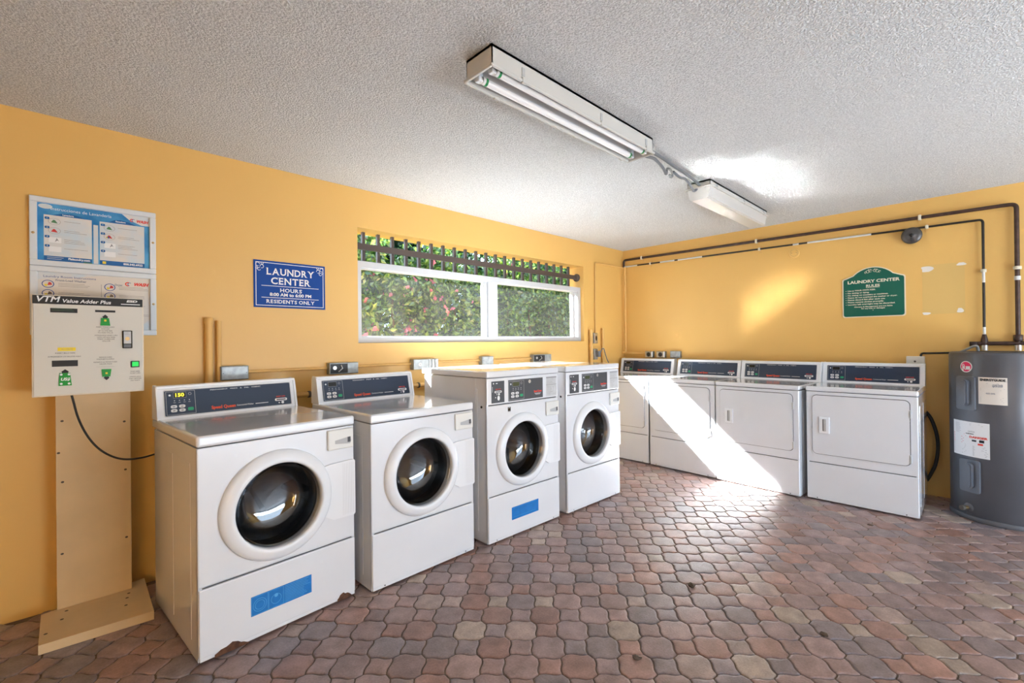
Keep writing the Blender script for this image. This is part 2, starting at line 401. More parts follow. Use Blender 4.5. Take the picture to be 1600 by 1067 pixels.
# ------------------------------------------------------------ room
def floor():
    P = .161; x0, y0 = -3.292, -1.577; w = .091; hd = w*math.sqrt(.5); e = P/2-hd
    vs, fs, cols, mi = [], [], [], []
    def curve(p, q, A, n=8):    # from p to q in a shallow S
        d = (q[0]-p[0], q[1]-p[1]); L = math.hypot(*d); nx, ny = d[1]/L, -d[0]/L
        return [(p[0]+d[0]*i/n-nx*A*math.sin(2*math.pi*i/n), p[1]+d[1]*i/n-ny*A*math.sin(2*math.pi*i/n)) for i in range(n)]
    sag = .0038; h = P/2
    big = []; c = [(h, e), (e, h), (-e, h), (-h, e), (-h, -e), (-e, -h), (e, -h), (h, -e)]
    for k in range(0, 8, 2):
        big += curve(c[k], c[k+1], sag); q = c[k+1]; r = c[(k+2) % 8]; big += curve(q, r, .001, 4)
    s4 = [(hd, 0), (0, hd), (-hd, 0), (0, -hd)]; small = []
    for k in range(4): small += curve(s4[k], s4[(k+1) % 4], sag)
    pal = [(.26, .165, .14), (.235, .16, .145), (.28, .16, .125), (.22, .165, .155), (.28, .20, .165), (.31, .235, .18), (.20, .155, .15), (.255, .17, .15), (.265, .145, .11), (.27, .175, .15)]; pal = pal + pal[:4] + pal[7:]
    def tile(cx, cy, base, rscale):
        if cx > .05 or cy > .02 or cx < -7.5 or cy < -6: return
        n = len(base); col = random.choice(pal); k = 1.08+.42*random.random(); col = tuple(((q*.92+.08*sum(col)/3))*k*f for q, f in zip(col, (.99, 1.0, 1.05)))
        tx, ty = random.uniform(-.006, .006), random.uniform(-.006, .006); dz = random.uniform(-.0006, .0006)
        st = len(vs); R = max(math.hypot(*p) for p in base)
        for ins, z in ((.0030, -.006), (.0042, -.0022), (.0070, -.0005), (.014, 0.0)):
            for p in base:
                L = math.hypot(*p); f = (L-ins)/L
                vs.append((cx+p[0]*f, cy+p[1]*f, z+dz+p[0]*tx+p[1]*ty))
        for r in range(3):
            for i in range(n): fs.append((st+r*n+i, st+r*n+(i+1) % n, st+(r+1)*n+(i+1) % n, st+(r+1)*n+i)); cols.append(col); mi.append(0)
        fs.append(tuple(st+3*n+i for i in range(n))); cols.append(col); mi.append(0)
    for i in range(-27, 22):
        for j in range(-28, 11):
            cx, cy = x0+i*P, y0+j*P
            tile(cx, cy, big, 1); tile(cx+h, cy+h, small, .6)
    st = len(vs); vs += [(-7.6, -6.1, -.0055), (.1, -6.1, -.0055), (.1, .1, -.0055), (-7.6, .1, -.0055)]; fs.append((st, st+1, st+2, st+3)); cols.append((.1, .07, .05)); mi.append(1)
    me = bpy.data.meshes.new('floor'); me.from_pydata(vs, [], fs); me.materials.append(MATS['paver']); me.materials.append(MATS['joint'])
    me.polygons.foreach_set('material_index', mi); me.polygons.foreach_set('use_smooth', [True]*len(fs))
    a = me.attributes.new('tile', 'FLOAT_COLOR', 'FACE')
    flat = []
    for c3 in cols: flat += [*c3, 1.]
    a.data.foreach_set('color', flat); me.update()
    o = bpy.data.objects.new('floor', me); COL.objects.link(o); struct(o)
floor()
struct(mb('ceiling').box(-7.7, .2, -6.2, .2, H, H+.15).build('ceiling'))
WX0, WX1, WZ0, WZ1, WT = -3.53, -.825, 1.290, 2.137, .2
b = mb('wall')
b.box(-7.7, WX0, 0, WT, -.05, H); b.box(WX1, .2, 0, WT, -.05, H); b.box(WX0, WX1, 0, WT, -.05, WZ0); b.box(WX0, WX1, 0, WT, WZ1, H)
wall_left = struct(b.build('wall_left'))
wall_right = struct(mb('wall').box(0, .2, -6.2, 0, -.05, H).build('wall_right'))
b = mb('wall'); b.box(-.4, 0, -6.2, -6, -.05, H); b.box(-7.7, -3.8, -6.2, -6, -.05, H); b.box(-3.8, -.4, -6.2, -6, 2.25, H)
struct(b.build('wall_back'))
b = mb('wall'); b.box(-7.7, -7.5, -4.5, 0, -.05, H); b.box(-7.7, -7.5, -6, -5.3, -.05, H); b.box(-7.7, -7.5, -5.3, -4.5, 2.25, H)  # unseen side opening added to let sky light onto the near washer
struct(b.build('wall_front'))
# old poster patch on the right wall, with bare spots where its tape pulled the paint
b = mb('patch_tint'); b.rect(0, .25, 1.475, 1.876, -.0008)
b.m('bare_plaster')
for x, z, rx, rz in ((.028, 1.844, .036, .028), (.232, 1.862, .026, .014), (.022, 1.481, .024, .013), (.222, 1.498, .018, .022)):
    b.poly([(x+rx*(1+.25*math.sin(3*t+x*40))*math.cos(t), z+rz*(1+.2*math.cos(2*t))*math.sin(t)) for t in [i*math.pi/9 for i in range(18)]], -.0016)
b.build('paint_patch', wall_right, (0, -2.825, 0), RW)
b = mb('joint')   # dirt line at foot of walls
# outside ground
struct(mb('soil').box(-14, 12, WT, 12, -.12, -.02).build('ground')); 
struct(mb('concrete').box(-14, 10, -16, -6.2, -.12, -.02).build('ground'))
struct(mb('concrete').box(-14, -7.7, -6.2, WT, -.12, -.02).build('ground'))

struct(mb('ceiling').box(-7.7, .2, WT, .80, H, H+.15).build('sun_block_1'))      # unseen overhang added to block sun stripes through the bars
# ------------------------------------------------------------ window
def window():
    y0, y1 = .045, .115; zt = 1.903
    f = mb('window_white')
    f.box(WX0, WX1, y0, y1, WZ0, WZ0+.046, .003); f.box(WX0, WX1, y0, y1, zt-.05, zt, .003)
    f.box(WX0, WX0+.05, y0, y1, WZ0+.04, zt-.045, .003); f.box(WX1-.05, WX1, y0, y1, WZ0+.04, zt-.045, .003)
    f.box(-2.225, -2.105, y0+.004, y1, WZ0+.04, zt-.045, .003)
    win = struct(f.build('window_1'))
    for xa, xb, st in ((WX0+.05, -2.225, -2.27), (-2.105, WX1-.05, WX1-.125)):
        s = mb('window_white'); s.box(st, st+.035, y0+.012, y1-.01, WZ0+.046, zt-.05, .002); s.box(xa, xb, y0+.02, y1-.01, WZ0+.046, WZ0+.054); s.box(xa, xb, y0+.02, y1-.01, zt-.058, zt-.05)
        s.build('sash', win)
        g = mb('window_glass'); g.rect(xa, xb, WZ0+.046, zt-.05, .085); g.build('pane', win)
    g = thing('window_bars', 'brown metal security bars with one crossrail above the white window', 'window bars', (0, .09, 0))
    mb('bars').box(WX0, WX1+0.0, 0, .012, 1.997, 2.045, .001).build('crossrail', g)
    mb('bars').lathe([(0, -.012), (.045, -.012), (.045, 0)], 20, 'X', (WX1, .006, 2.02)).build('mounting_flange', g)
    for i in range(21):
        x = -3.43+i*.1236; mb('bars').box(x-.012, x+.012, .013, .037, zt+.0005, WZ1-.002).build('bar', g)
window()

# ------------------------------------------------------------ garden
def foliage(n, xr, yr, zr, size, clump, mats, seed, zlim=None, flowers=0, fx=None):
    rnd = random.Random(seed); vs, fs, ti, mi = [], [], [], []
    cl = [(rnd.uniform(*xr), rnd.uniform(*yr), rnd.uniform(*zr), rnd.uniform(.15, .4)) for _ in range(clump)]
    cl = [c for c in cl if not zlim or c[2]+c[3]*.8 < zlim(c[1])]
    for i in range(n+flowers):
        fl = i >= n
        c = rnd.choice(cl)
        if fl and fx:
            while not (fx[0] < c[0] < fx[1]): c = rnd.choice(cl)
        d = V((rnd.gauss(0, 1), rnd.gauss(0, 1), rnd.gauss(0, 1))).normalized()
        if fl: d = V((d.x, -abs(d.y), d.z))
        r = c[3]*(.6+.4*rnd.random()) if not fl else c[3]*1.02; p = V(c[:3])+d*r
        if zlim and p.z > zlim(p.y): continue
        for k in range(3 if fl else 1):
            a = V((rnd.gauss(0, 1), rnd.gauss(0, 1), rnd.gauss(0, 1))).normalized(); b_ = a.cross((d+V((0, -.3, .4))).normalized()).normalized()
            s = size*(.7+.6*rnd.random())*(.7 if fl else 1); wd = s*(.28 if not fl else .45); st = len(vs); nrm = a.cross(b_)*wd*.3
            vs.extend([tuple(p), tuple(p+a*s*.35+b_*wd+nrm), tuple(p+a*s), tuple(p+a*s*.35-b_*wd+nrm)])
            fs.append((st, st+1, st+2)); fs.append((st, st+2, st+3)); t = rnd.random()**1.3; ti += [t, t]; mi += [1 if fl else 0]*2
    return vs, fs, ti, mi
def plant(name, label, cat, data, mats, trunk):
    vs, fs, ti, mi = data
    def mk(nm, sel, mt, parent):
        idx = [i for i in range(len(fs)) if mi[i] == sel]
        if not idx: return None
        me = bpy.data.meshes.new(nm); me.from_pydata(vs, [], [fs[i] for i in idx]); me.materials.append(MATS[mt])
        a = me.attributes.new('tint', 'FLOAT', 'FACE'); a.data.foreach_set('value', [ti[i] for i in idx]); me.update()
        o = bpy.data.objects.new(nm, me); COL.objects.link(o); o.parent = parent; return o
    g = thing(name, label, cat)
    mk('foliage', 0, mats[0], g); mk('flowers', 1, mats[1], g)
    t = mb('twig')
    for x, y, hgt in trunk:
        t.tube([(x, y, -.02), (x+.05, y+.02, hgt*.4), (x-.04, y, hgt*.8), (x+.03, y, hgt)], [.03, .024, .016, .008], 7)
    t.build('stems', g)
lim = lambda y: 1.16+.86*y
plant('flowering_bush', 'sunlit leafy bush with pink flowers outside the left window pane', 'bush',
      foliage(19000, (-3.4, -.6), (1.75, 2.6), (.1, 2.8), .075, 190, 2, 3, lim, 170, (-3.2, -1.1)), ('leaf', 'petal'), [(-3+.5*i, 2.15, 2.2) for i in range(5)])
plant('hedge', 'dense green hedge outside the right window pane', 'hedge',
      foliage(28000, (-.4, 3.8), (1.8, 2.6), (.1, 2.8), .07, 260, 2, 5, lim, 40, (-.6, 1.5)), ('leaf', 'petal'), [(-.4+.5*i, 2.2, 2.2) for i in range(8)])
plant('tall_shrub', 'darker tall shrub behind the flowering bush, seen through the security bars', 'shrub',
      foliage(34000, (-3.6, 6.5), (3.3, 4.3), (.1, 4.0), .24, 430, 2, 9, lambda y: 1.1+.86*y), ('leaf_dark', 'petal'), [(-3+1.1*i, 3.8, 3) for i in range(8)])

# ------------------------------------------------------------ laundry machines
W = .683
DC = (.315, .567)
def plate_hole(b, x0, x1, z0, z1, cx, cz, r, y, n=64):
    vs, fs = [], []
    for i in range(n):
        t = 2*math.pi*i/n; c, s_ = math.cos(t), math.sin(t)
        k = min(((x1-cx)/c if c > 0 else (x0-cx)/c) if abs(c) > 1e-9 else 1e9, ((z1-cz)/s_ if s_ > 0 else (z0-cz)/s_) if abs(s_) > 1e-9 else 1e9)
        vs += [(cx+r*c, y, cz+r*s_), (cx+k*c, y, cz+k*s_)]
    for i in range(n): j = (i+1) % n; fs.append((2*i, 2*i+1, 2*j+1, 2*j))
    b.add(vs, fs, False)
    for X, Z in ((x0, z0), (x0, z1), (x1, z0), (x1, z1)):   # square off the corners
        t = math.atan2(Z-cz, X-cx) % (2*math.pi); i = int(t/(2*math.pi)*n) % n; j = (i+1) % n
        b.add([vs[2*i+1], vs[2*j+1], (X, y, Z)], [(0, 1, 2)], False)
def cabinet_body(root, top, depth, hole=True, seam=.303, lidtop=None):
    b = mb('enamel'); t = .004
    b.box(0, t, .004, depth, .012, top); b.box(W-t, W, .004, depth, .012, top); b.box(0, W, depth-t, depth, .012, top); b.box(0, W, .01, depth, .012, .02); b.box(.001, W-.001, .003, depth-.001, top-.012, top-.002)
    # rounded front corner posts and pressed side panels
    b.box(0, .016, 0.0, .02, .03, top, .004); b.box(W-.016, W, 0.0, .02, .03, top, .004)
    for xa in (-.0015, W-.001):
        for ya, yb in ((.09, .30), (.36, .64)): b.box(xa, xa+.0025, ya, yb, .07, top-.07, .0012, 1)
    b.m('seam')      # dark behind the seams
    for za, zb in (((.02, .36), (.775, top)) if hole else ((.02, top),)): b.box(.012, W-.012, .006, .012, za, zb)
    o = b.build('cabinet', root)
    return o
def front_panel(root, z0, z1, hole):
    b = mb('enamel')
    if hole:
        plate_hole(b, .004, W-.004, z0, z1, DC[0], DC[1], .19, -.001)
        b.box(.004, W-.004, -.001, .006, z0, z0+.003); b.box(.004, W-.004, -.001, .006, z1-.003, z1)
        b.lathe([(.19, -.001), (.19, .012)], 64, 'Y', (DC[0], 0, DC[1]))
    else: b.box(.004, W-.004, -.001, .006, z0, z1, .0015, 1)
    return b.build('front_panel', root)
def kick(root, z1=.300):
    b = mb('enamel'); b.box(.002, W-.002, -.006, .008, .026, z1, .004)
    b.box(.004, W-.004, -.0045, .008, .012, .028, .002)
    b.m('black').T = Matrix.Identity(4)
    for x in (.07, W-.07): b.disc(x, .022, .004, -.0062, 10)
    k = b.build('kick_panel', root)
    for x in (.06, W-.06):
        for y in (.06, .62): mb('rubber').lathe([(0, -.001), (.018, -.001), (.018, .013), (0, .013)], 12, 'Z', (x, y, 0)).build('levelling_foot', root)
    return k
def lid(root, z0, z1, depth):
    return mb('enamel').box(-.003, W+.003, -.008, depth, z0, z1, .011, 4).build('lid', root)
def door_washer(root):
    d = mb('warm_plastic' if False else 'console_white')
    cx, cz = DC
    d.lathe([(.243, .0), (.243, -.010), (.238, -.020), (.224, -.028), (.205, -.034), (.194, -.035), (.188, -.032), (.1855, -.024), (.184, .0), (.184, .02)], 72, 'Y', (cx, 0, cz))
    door = d.build('door', root)
    p = mb('console_white')
    pts = [(cx+.19, cz-.11), (cx+.25, cz-.145), (.672, cz-.148), (.681, cz-.14), (.681, cz+.125), (.672, cz+.132), (cx+.24, cz+.128), (cx+.19, cz+.12)]
    p.prism(pts, -.016, -.001); p.m('line_grey')
    for i in range(7): p.rect(.615+.009*i, .6158+.009*i, cz-.135, cz+.12, -.0165)
    # keep the hinge pad clear of the porthole
    p.build('hinge_cover', door)
    g = mb('bowl_glass'); 
    prof = [(.1835, -.012), (.176, -.006), (.168, .03), (.158, .085), (.140, .118), (.10, .132), (.05, .138), (.0, .139)]
    g.lathe(prof, 64, 'Y', (cx, 0, cz)); g.lathe([(r*.965, y-.007) for r, y in prof], 64, 'Y', (cx, 0, cz)); g.build('door_glass', door)
    k = mb('gasket'); k.lathe([(.190, .004), (.186, .03), (.205, .06), (.20, .10), (.186, .11)], 56, 'Y', (cx, 0, cz)); k.build('gasket', root)
    s = mb('steel_drum'); s.lathe([(.186, .11), (.235, .14), (.25, .18), (.25, .42), (.235, .455), (.12, .47), (.05, .45), (.0, .45)], 64, 'Y', (cx, 0, cz))
    for t in (90, 210, 330):      # lifting ribs
        t = math.radians(t+15); r0 = .25; c, q = math.cos(t), math.sin(t)
        P = lambda r, w_, y: (cx+r*c-w_*q, y, cz+r*q+w_*c)
        s.add([P(.25, -.035, .17), P(.25, .035, .17), P(.19, .012, .19), P(.19, -.012, .19), P(.25, -.035, .44), P(.25, .035, .44), P(.19, .012, .42), P(.19, -.012, .42)],
              [(0, 1, 2, 3), (4, 7, 6, 5), (0, 3, 7, 4), (1, 5, 6, 2), (3, 2, 6, 7)], False)
    for t in (30, 150, 270):
        t = math.radians(t+15); c, q = math.cos(t), math.sin(t)
        P = lambda r, w_, y: (cx+r*c-w_*q, y, cz+r*q+w_*c)
        s.add([P(.02, -.03, .452), P(.02, .03, .452), P(.21, .075, .455), P(.21, -.075, .455), P(.04, -.012, .425), P(.04, .012, .425), P(.17, .035, .425), P(.17, -.035, .425)], [(0, 1, 5, 4), (1, 2, 6, 5), (2, 3, 7, 6), (3, 0, 4, 7), (4, 5, 6, 7)], False)
    s.lathe([(.045, .45), (.04, .42), (.0, .415)], 32, 'Y', (cx, 0, cz))
    s.m('black')
    for t in range(0, 360, 15):
        for y in (.20, .24, .28, .32, .36, .40):
            a = math.radians(t+(7.5 if int(y*100) % 8 == 0 else 0)); s.add([(cx+.2485*math.cos(a+da), y+dy, cz+.2485*math.sin(a+da)) for da, dy in ((-.014, 0), (0, .0035), (.014, 0), (0, -.0035))], [(0, 1, 2, 3)], False)
    s.build('drum', root)
    return door
def dispenser(root, x0=.541, x1=.676, z0=.760, z1=.860):
    b = mb('ivory_plastic'); b.box(x0, x1, -.014, 0, z0, z1, .007, 3)
    o = b.build('dispenser_drawer', root)
    h = mb('line_grey'); y = -.0145
    h.poly([(x0+.035, z0+.030), (x1-.02, z0+.022), (x1-.014, z0+.036), (x1-.018, z0+.058), (x0+.035, z0+.046)], y)
    h.m('seam').rect(x1-.034, x1-.018, z0+.030, z0+.056, y-.0004)
    h.build('recessed_grip', o)
    return o
def slope_T(b0, z0, b1, z1):
    L = math.hypot(b1-b0, z1-z0); u = ((b1-b0)/L, (z1-z0)/L)
    # local (x, y=-normal offset, z=up the slope)
    return Matrix(((1, 0, 0, 0), (0, u[1], u[0], b0), (0, -u[0], u[1], z0), (0, 0, 0, 1))), L
def pod(b, x0, x1, z0, z1, y, disp='display', digits=None, green=True):
    b.m('line_grey').outline(x0, x1, z0, z1, y, .0016); w = x1-x0; h = z1-z0
    b.m(disp).rect(x0+w*.26, x0+w*.68, z0+h*.72, z0+h*.93, y-.0004)
    b.m('line_grey').outline(x0+w*.25, x0+w*.69, z0+h*.705, z0+h*.945, y-.0002, .0009)
    if digits: b.m('digits').text(digits, x0+w*.45, z0+h*.825, h*.21, y-.0012, bold=.03, width=w*.30)
    b.m('print_white').disc(x0+w*.13, z0+h*.84, w*.04, y-.0004, 8); b.m('print_grey').ring(x0+w*.82, z0+h*.86, w*.06, w*.02, y-.0004, 12)
    for i in range(4):
        b.m('print_white').disc(x0+w*(.28+.17*i), z0+h*.60, w*.018, y-.0004, 6); b.m('print_grey').rect(x0+w*(.24+.17*i), x0+w*(.32+.17*i), z0+h*.50, z0+h*.53, y-.0004)
    for i in range(2):
        for j in range(2):
            xx = x0+w*(.14+.28*i); zz = z0+h*(.11+.17*j)
            b.m('button').poly(rrect(xx, xx+w*.22, zz, zz+h*.13, h*.06, 3), y-.0008)
            b.m('seam').rect(xx+w*.07, xx+w*.15, zz+h*.045, zz+h*.075, y-.0011)
    b.m('green_button').poly(rrect(x0+w*.72, x0+w*.92, z0+h*.13, z0+h*.27, h*.04, 3), y-.0008) if green else b.m('green_button').outline(x0+w*.72, x0+w*.92, z0+h*.13, z0+h*.25, y-.0008, .0012)
def slot(b, x, z, y, s=1.):
    b.m('print_red').text('INSERT CARD', x, z+.018*s, .011*s, y, width=.05*s, bold=.02)
    b.m('print_white').poly(rrect(x-.034*s, x+.034*s, z-.007*s, z+.008*s, .006*s, 3), y-.0003)
    b.m('black').rect(x-.026*s, x+.026*s, z-.0025*s, z+.0035*s, y-.0006)
    b.m('print_white').disc(x+.008*s, z-.017*s, .008*s, y-.0003, 10); b.m('print_white').disc(x-.012*s, z-.018*s, .004*s, y-.0003, 6)
def rear_console(root, b0, zb, kind, digits=None, depth=.1, hz=.165):
    b1 = b0+.037; zt = zb+hz-.012
    sec = [(b0+.002, zb), (b1, zt), (b1+.006, zt+.008), (b1+.02, zt+.011), (b0+depth-.012, zt+.013), (b0+depth, zt), (b0+depth+.005, zb)]
    b = mb('console_white'); b.prism([(y, z) for y, z in sec], .006, W-.006, 'YZ')
    for x in (.0, W-.012): b.prism([(b0-.004, zb), (b1-.006, zt-.004), (b1+.004, zt+.012), (b0+depth-.01, zt+.016), (b0+depth+.004, zt), (b0+depth+.008, zb)], x, x+.012, 'YZ')
    b.box(.0, W, b1-.004, b1+.022, zt-.004, zt+.013, .006, 3)
    o = b.build('control_console', root)
    T, L = slope_T(b0+.002, zb, b1, zt)
    p = mb('slate'); p.T = T; y = -.0012
    p.poly(rrect(.034, W-.034, .016, L-.014, .004, 2), y)
    p.m('line_grey'); rring(p, .031, W-.031, .013, L-.011, .005, .0025, y-.0001)
    pod(p, .040, .165, .020, L-.018, y-.0006, 'display', digits, kind == 'Washer' or digits is None)
    p.m('print_white').text('PERMANENT   PRESS   &   DEL   FABRIC', .36, L-.024, .0085, y-.0006, width=.25)
    p.m('print_orange').text('Speed Queen', .235, .038, .023, y-.0006, 'L', width=.115, bold=.03)
    p.m('print_white').text('Commercial '+kind, .357, .038, .013, y-.0006, 'L', width=.085)
    p.rect(.452, .52, .036, .039, y-.0006)
    slot(p, .592, .047, y-.0006)
    p.build('control_panel', o)
    return o
def rear_washer(x, y, r, label, digits=None, sticker=False, rust=False):
    t = thing('front_load_washer', label, 'washing machine', (x, y, 0), r)
    cabinet_body(t, .868, .70); lid(t, .871, .917, .735); front_panel(t, .306, .868, True); kick(t)
    door_washer(t); dispenser(t); rear_console(t, .64, .915, 'Washer', digits)
    if sticker:
        b = mb('sticker_blue'); b.rect(.192, .456, .112, .196, -.0068); b.m('sticker_line')
        b.outline(.194, .262, .115, .193, -.0072, .0012); b.outline(.264, .328, .115, .193, -.0072, .0012)
        b.ring(.228, .152, .028, .0015, -.0072); b.ring(.228, .152, .020, .0015, -.0072); b.ring(.296, .150, .022, .0015, -.0072); b.disc(.296, .165, .008, -.0073)
        b.lines(.334, .452, .190, 11, .007, .0015, -.0072, .3); b.build('instruction_sticker', t)
    if rust:
        rr = random.Random(4)
        for xa, xb in ((.055, .185), (.585, .665)):
            n = 12; top = [(xa+(xb-xa)*i/n, .012+(.022+.012*rr.random())*math.sin(math.pi*min(1, .12+i/n*.9))) for i in range(n+1)]
            rb = mb('rust'); rb.poly([(xa, .008), (xb, .008)]+top[::-1], -.0066); rb.build('rust_patch', t)
    return t
def tall_washer(x, y, r, label, sticker=False, star=False):
    t = thing('tall_front_load_washer', label, 'washing machine', (x, y, 0), r)
    cabinet_body(t, 1.054, .70); front_panel(t, .306, .880, True); kick(t); door_washer(t); dispenser(t, .545, .679, .757, .858)
    mb('enamel').box(-.003, W+.003, -.006, .74, 1.057, 1.099, .009, 4).build('lid', t)
    b = mb('enamel'); b.box(.001, W-.001, -.003, .1, .886, 1.054, .004); b.build('control_housing', t)
    s = mb('enamel'); s.box(-.003, -.001, .11, .70, .886, 1.05); s.build('upper_side_panel', t)
    p = mb('slate_grey'); y0 = -.0036
    p.rect(.037, .149, .895, 1.034, y0); p.rect(.184, .517, .895, 1.034, y0)
    pod(p, .188, .330, .902, 1.026, y0-.0006, 'display_olive')
    slot(p, .094, .965, y0-.0006, .9); p.m('print_white').rect(.044, .047, .965, 1.0, y0-.0006); p.disc(.055, 1.02, .005, y0-.0006, 8); p.rect(.075, .09, 1.017, 1.022, y0-.0006); p.disc(.098, .925, .011, y0-.0006, 10, .016); p.disc(.072, .93, .004, y0-.0006, 8)
    p.m('steel').disc(.385, 1.014, .012, y0-.0008, 14); p.m('black').rect(.384, .3865, 1.008, 1.019, y0-.0012)
    p.m('print_red').text('Speed Queen', .465, .942, .020, y0-.0006, width=.078, bold=.04); p.m('print_grey').poly([(.43, .930), (.50, .930), (.485, .918), (.445, .918)], y0-.0006)
    p.m('sticker_silver').rect(.553, .662, .895, 1.034, y0); p.m('print_grey'); p.rect(.553, .662, .975, .979, y0-.0006); p.rect(.553, .662, 1.024, 1.034, y0-.0006)
    p.lines(.558, .655, 1.018, 5, .008, .0018, y0-.0006); p.lines(.558, .62, .968, 8, .008, .0018, y0-.0006); p.outline(.628, .655, .91, .965, y0-.0006, .001)
    p.build('control_panel', t)
    mb('black').lathe([(0, -.004), (.008, -.004), (.008, 0)], 10, 'X', (0, .05, .872)).build('side_screw', t)
    if star:
        q = mb('black_gloss'); q.rect(.180, .206, .832, .858, -.0016); q.m('print_white').ring(.193, .848, .008, .0015, -.002, 14, .3, 2.9); q.m('print_grey').rect(.180, .206, .826, .832, -.0016); q.build('rating_label', t)
    if sticker:
        q = mb('sticker_blue'); q.rect(.201, .457, .113, .196, -.0068); q.m('sticker_line'); q.lines(.21, .45, .19, 2, .06, .001, -.0071, .1); q.build('instruction_sticker', t)
    return t
def dryer(x, y, r, label):
    t = thing('front_load_dryer', label, 'dryer', (x, y, 0), r-math.pi/2)
    cabinet_body(t, .864, .64, False); lid(t, .868, .906, .655); front_panel(t, .304, .864, False); kick(t, .298); rear_console(t, .545, .903, 'Dryer', hz=.172)
    d = mb('enamel'); d.prism(rrect(.043, .636, .373, .836, .032), -.010, -.001)
    d.m('seam'); rring(d, .0385, .6405, .3685, .8405, .036, .0045, -.0018)
    door = d.build('door', t)
    h = mb('console_white'); h.box(.087, .160, -.017, -.009, .537, .670, .006, 3); h.m('line_grey').poly(rrect(.113, .136, .556, .652, .005, 3), -.0176); h.m('seam').rect(.1135, .120, .558, .650, -.0179)
    h.build('handle', door)
    for z in (.42, .74): mb('line_grey').box(.634, .646, -.014, -.002, z-.03, z+.03, .003, 2).build('hinge', t)
    return t
rear_washer(-4.6916, -.9936, .0827, 'white washer with lit 150 display, blue sticker and rusty bottom corners, beside the card machine', '150', True, True)
rear_washer(-3.9461, -.9937, .021, 'white front-load washer with a dark sloping console and no sticker, second from the card machine')
tall_washer(-3.1666, -1.0022, -.0078, 'tall white washer with front controls and a plain blue sticker on its kick panel', True, True)
tall_washer(-2.4051, -1.0195, -.0128, 'tall white washer with front controls and no blue sticker, last of the washer row')
dryer(-.715, -.050, 0, 'white dryer in the room corner, partly hidden behind the last tall washer')
dryer(-.722, -.7530, -.055, 'white dryer crossed by the sun band over its door handle, second from the corner')
dryer(-.7691, -1.4475, -.055, 'white dryer third from the corner, sun band only on its lower panel')
dryer(-.7653, -2.1696, .0055, 'white dryer in full shade, beside the grey water heater')

# ------------------------------------------------------------ card machine and stand
t = thing('equipment_stand', 'cream painted wooden post panel on a flat foot board, under the card machine', 'stand', (-4.965, -.13, 0))
b = mb('wood_paint'); b.box(-.137, .137, 0, .02, .041, 1.5, .001, 1); b.box(-.12, -.08, .02, .128, .041, 1.33); b.box(.08, .12, .02, .128, .041, 1.33)
b.m('dirt')
for x, z in ((-.115, .93), (.112, .90), (-.115, .64), (.115, .655), (-.118, .30), (.117, .31), (-.128, .78)): b.disc(x, z, .006, -.0006, 10, .005)
b.build('upright_panel', t)
b = mb('wood_paint'); b.prism([(-.19, -.31), (.19, -.335), (.195, .09), (-.19, -.0)], .001, .041, 'XY'); b.m('dirt')
for x, y in ((-.105, -.04), (-.12, -.12), (.12, -.05), (.11, -.10), (-.17, -.22), (.1, -.18)): b.add([(x+.007*math.cos(q), y+.007*math.sin(q), .0415) for q in [i*math.pi/4 for i in range(8)]], [list(range(8))], False)
b.build('foot_board', t)

t = thing('card_value_machine', 'white wall card value adder with a black title strip, green buttons and card slots', 'vending machine', (-5.175, -.245, 1.058))
WV, HV = .392, .462
b = mb('vtm_edge'); b.box(0, WV, .003, .113, 0, HV, .003); b.build('housing', t)
b = mb('vtm_white'); b.box(.006, WV-.006, -.001, .004, .006, HV-.006, .001, 1); y = -.0018
X = lambda u: (u-32)/(1100-32)*WV; Z = lambda v: HV-(v-62)/(1040-62)*HV+0.0
b.m('black').rect(.004, WV-.004, HV-.042, HV-.004, y)
b.m('print_white').text('VTM', .012, HV-.021, .036, y-.0006, 'L', width=.076, bold=.02, shear=.25)
b.text('Value Adder Plus', .098, HV-.026, .023, y-.0006, 'L', width=.168, bold=.02, shear=.2)
b.text('ESD', .366, HV-.016, .014, y-.0006, 'R', width=.042, bold=.05, shear=.2); b.rect(.305, .378, HV-.033, HV-.029, y-.0006)
b.m('black').rect(.060, .150, HV-.080, HV-.060, y); b.m('pic_green').lines(.065, .14, HV-.064, 2, .007, .001, y-.0005)
b.m('black').rect(.211, .284, HV-.073, HV-.063, y)
b.m('black').rect(.064, .150, .135, .163, y)
b.m('yellow_label').rect(.083, .143, .206, .222, y); b.m('print_grey').text('YES-CHANGE', .113, .214, .008, y-.0005, width=.04)
b.m('black'); b.text('INSERT BILLS HERE', .108, .196, .008, y, width=.066); b.text('INTRODUZCA LOS BILLETES AQUI', .106, .180, .008, y, width=.108)
for i, (s, wd) in enumerate((('INSERT MONEYCARD', .066), ('WITH CHIP', .03), ('UP TO THIS SIDE', .05), ('TO ADD VALUE', .055))): b.text(s, .247, HV-.144-.009*i, .0075, y, width=wd)
for i, (s, wd) in enumerate((('INTRODUZCA MONEY CARD', .082), ('CON EL CHIP HACIA ARRIBA', .066), ('PARA AGREGAR', .062), ('VALOR', .03))): b.text(s, .25, HV-.184-.009*i, .0075, y, width=wd)
for i, (s, wd) in enumerate((('REMOVE CARD', .046), ('MONEYCARD', .062))): b.text(s, .247, .173-.009*i, .0075, y, width=wd)
for i, (s, wd) in enumerate((('REMUEVA LA MONEYCARD', .085), ('VALOR AQUI', .045))): b.text(s, .247, .150-.009*i, .0075, y, width=wd)
b.text('_______________', .247, .131, .0075, y, width=.066)
for i, (s, wd) in enumerate((('PUSH HERE', .036), ('TO GET CARD', .04), ('', 0), ('OPRIMA AQUI', .043), ('PARA OBTENER', .047), ('UNA TARJETA', .036))):
    if s: b.text(s, .357, .100-.009*i, .007, y, width=wd)
b.build('face_plate', t)
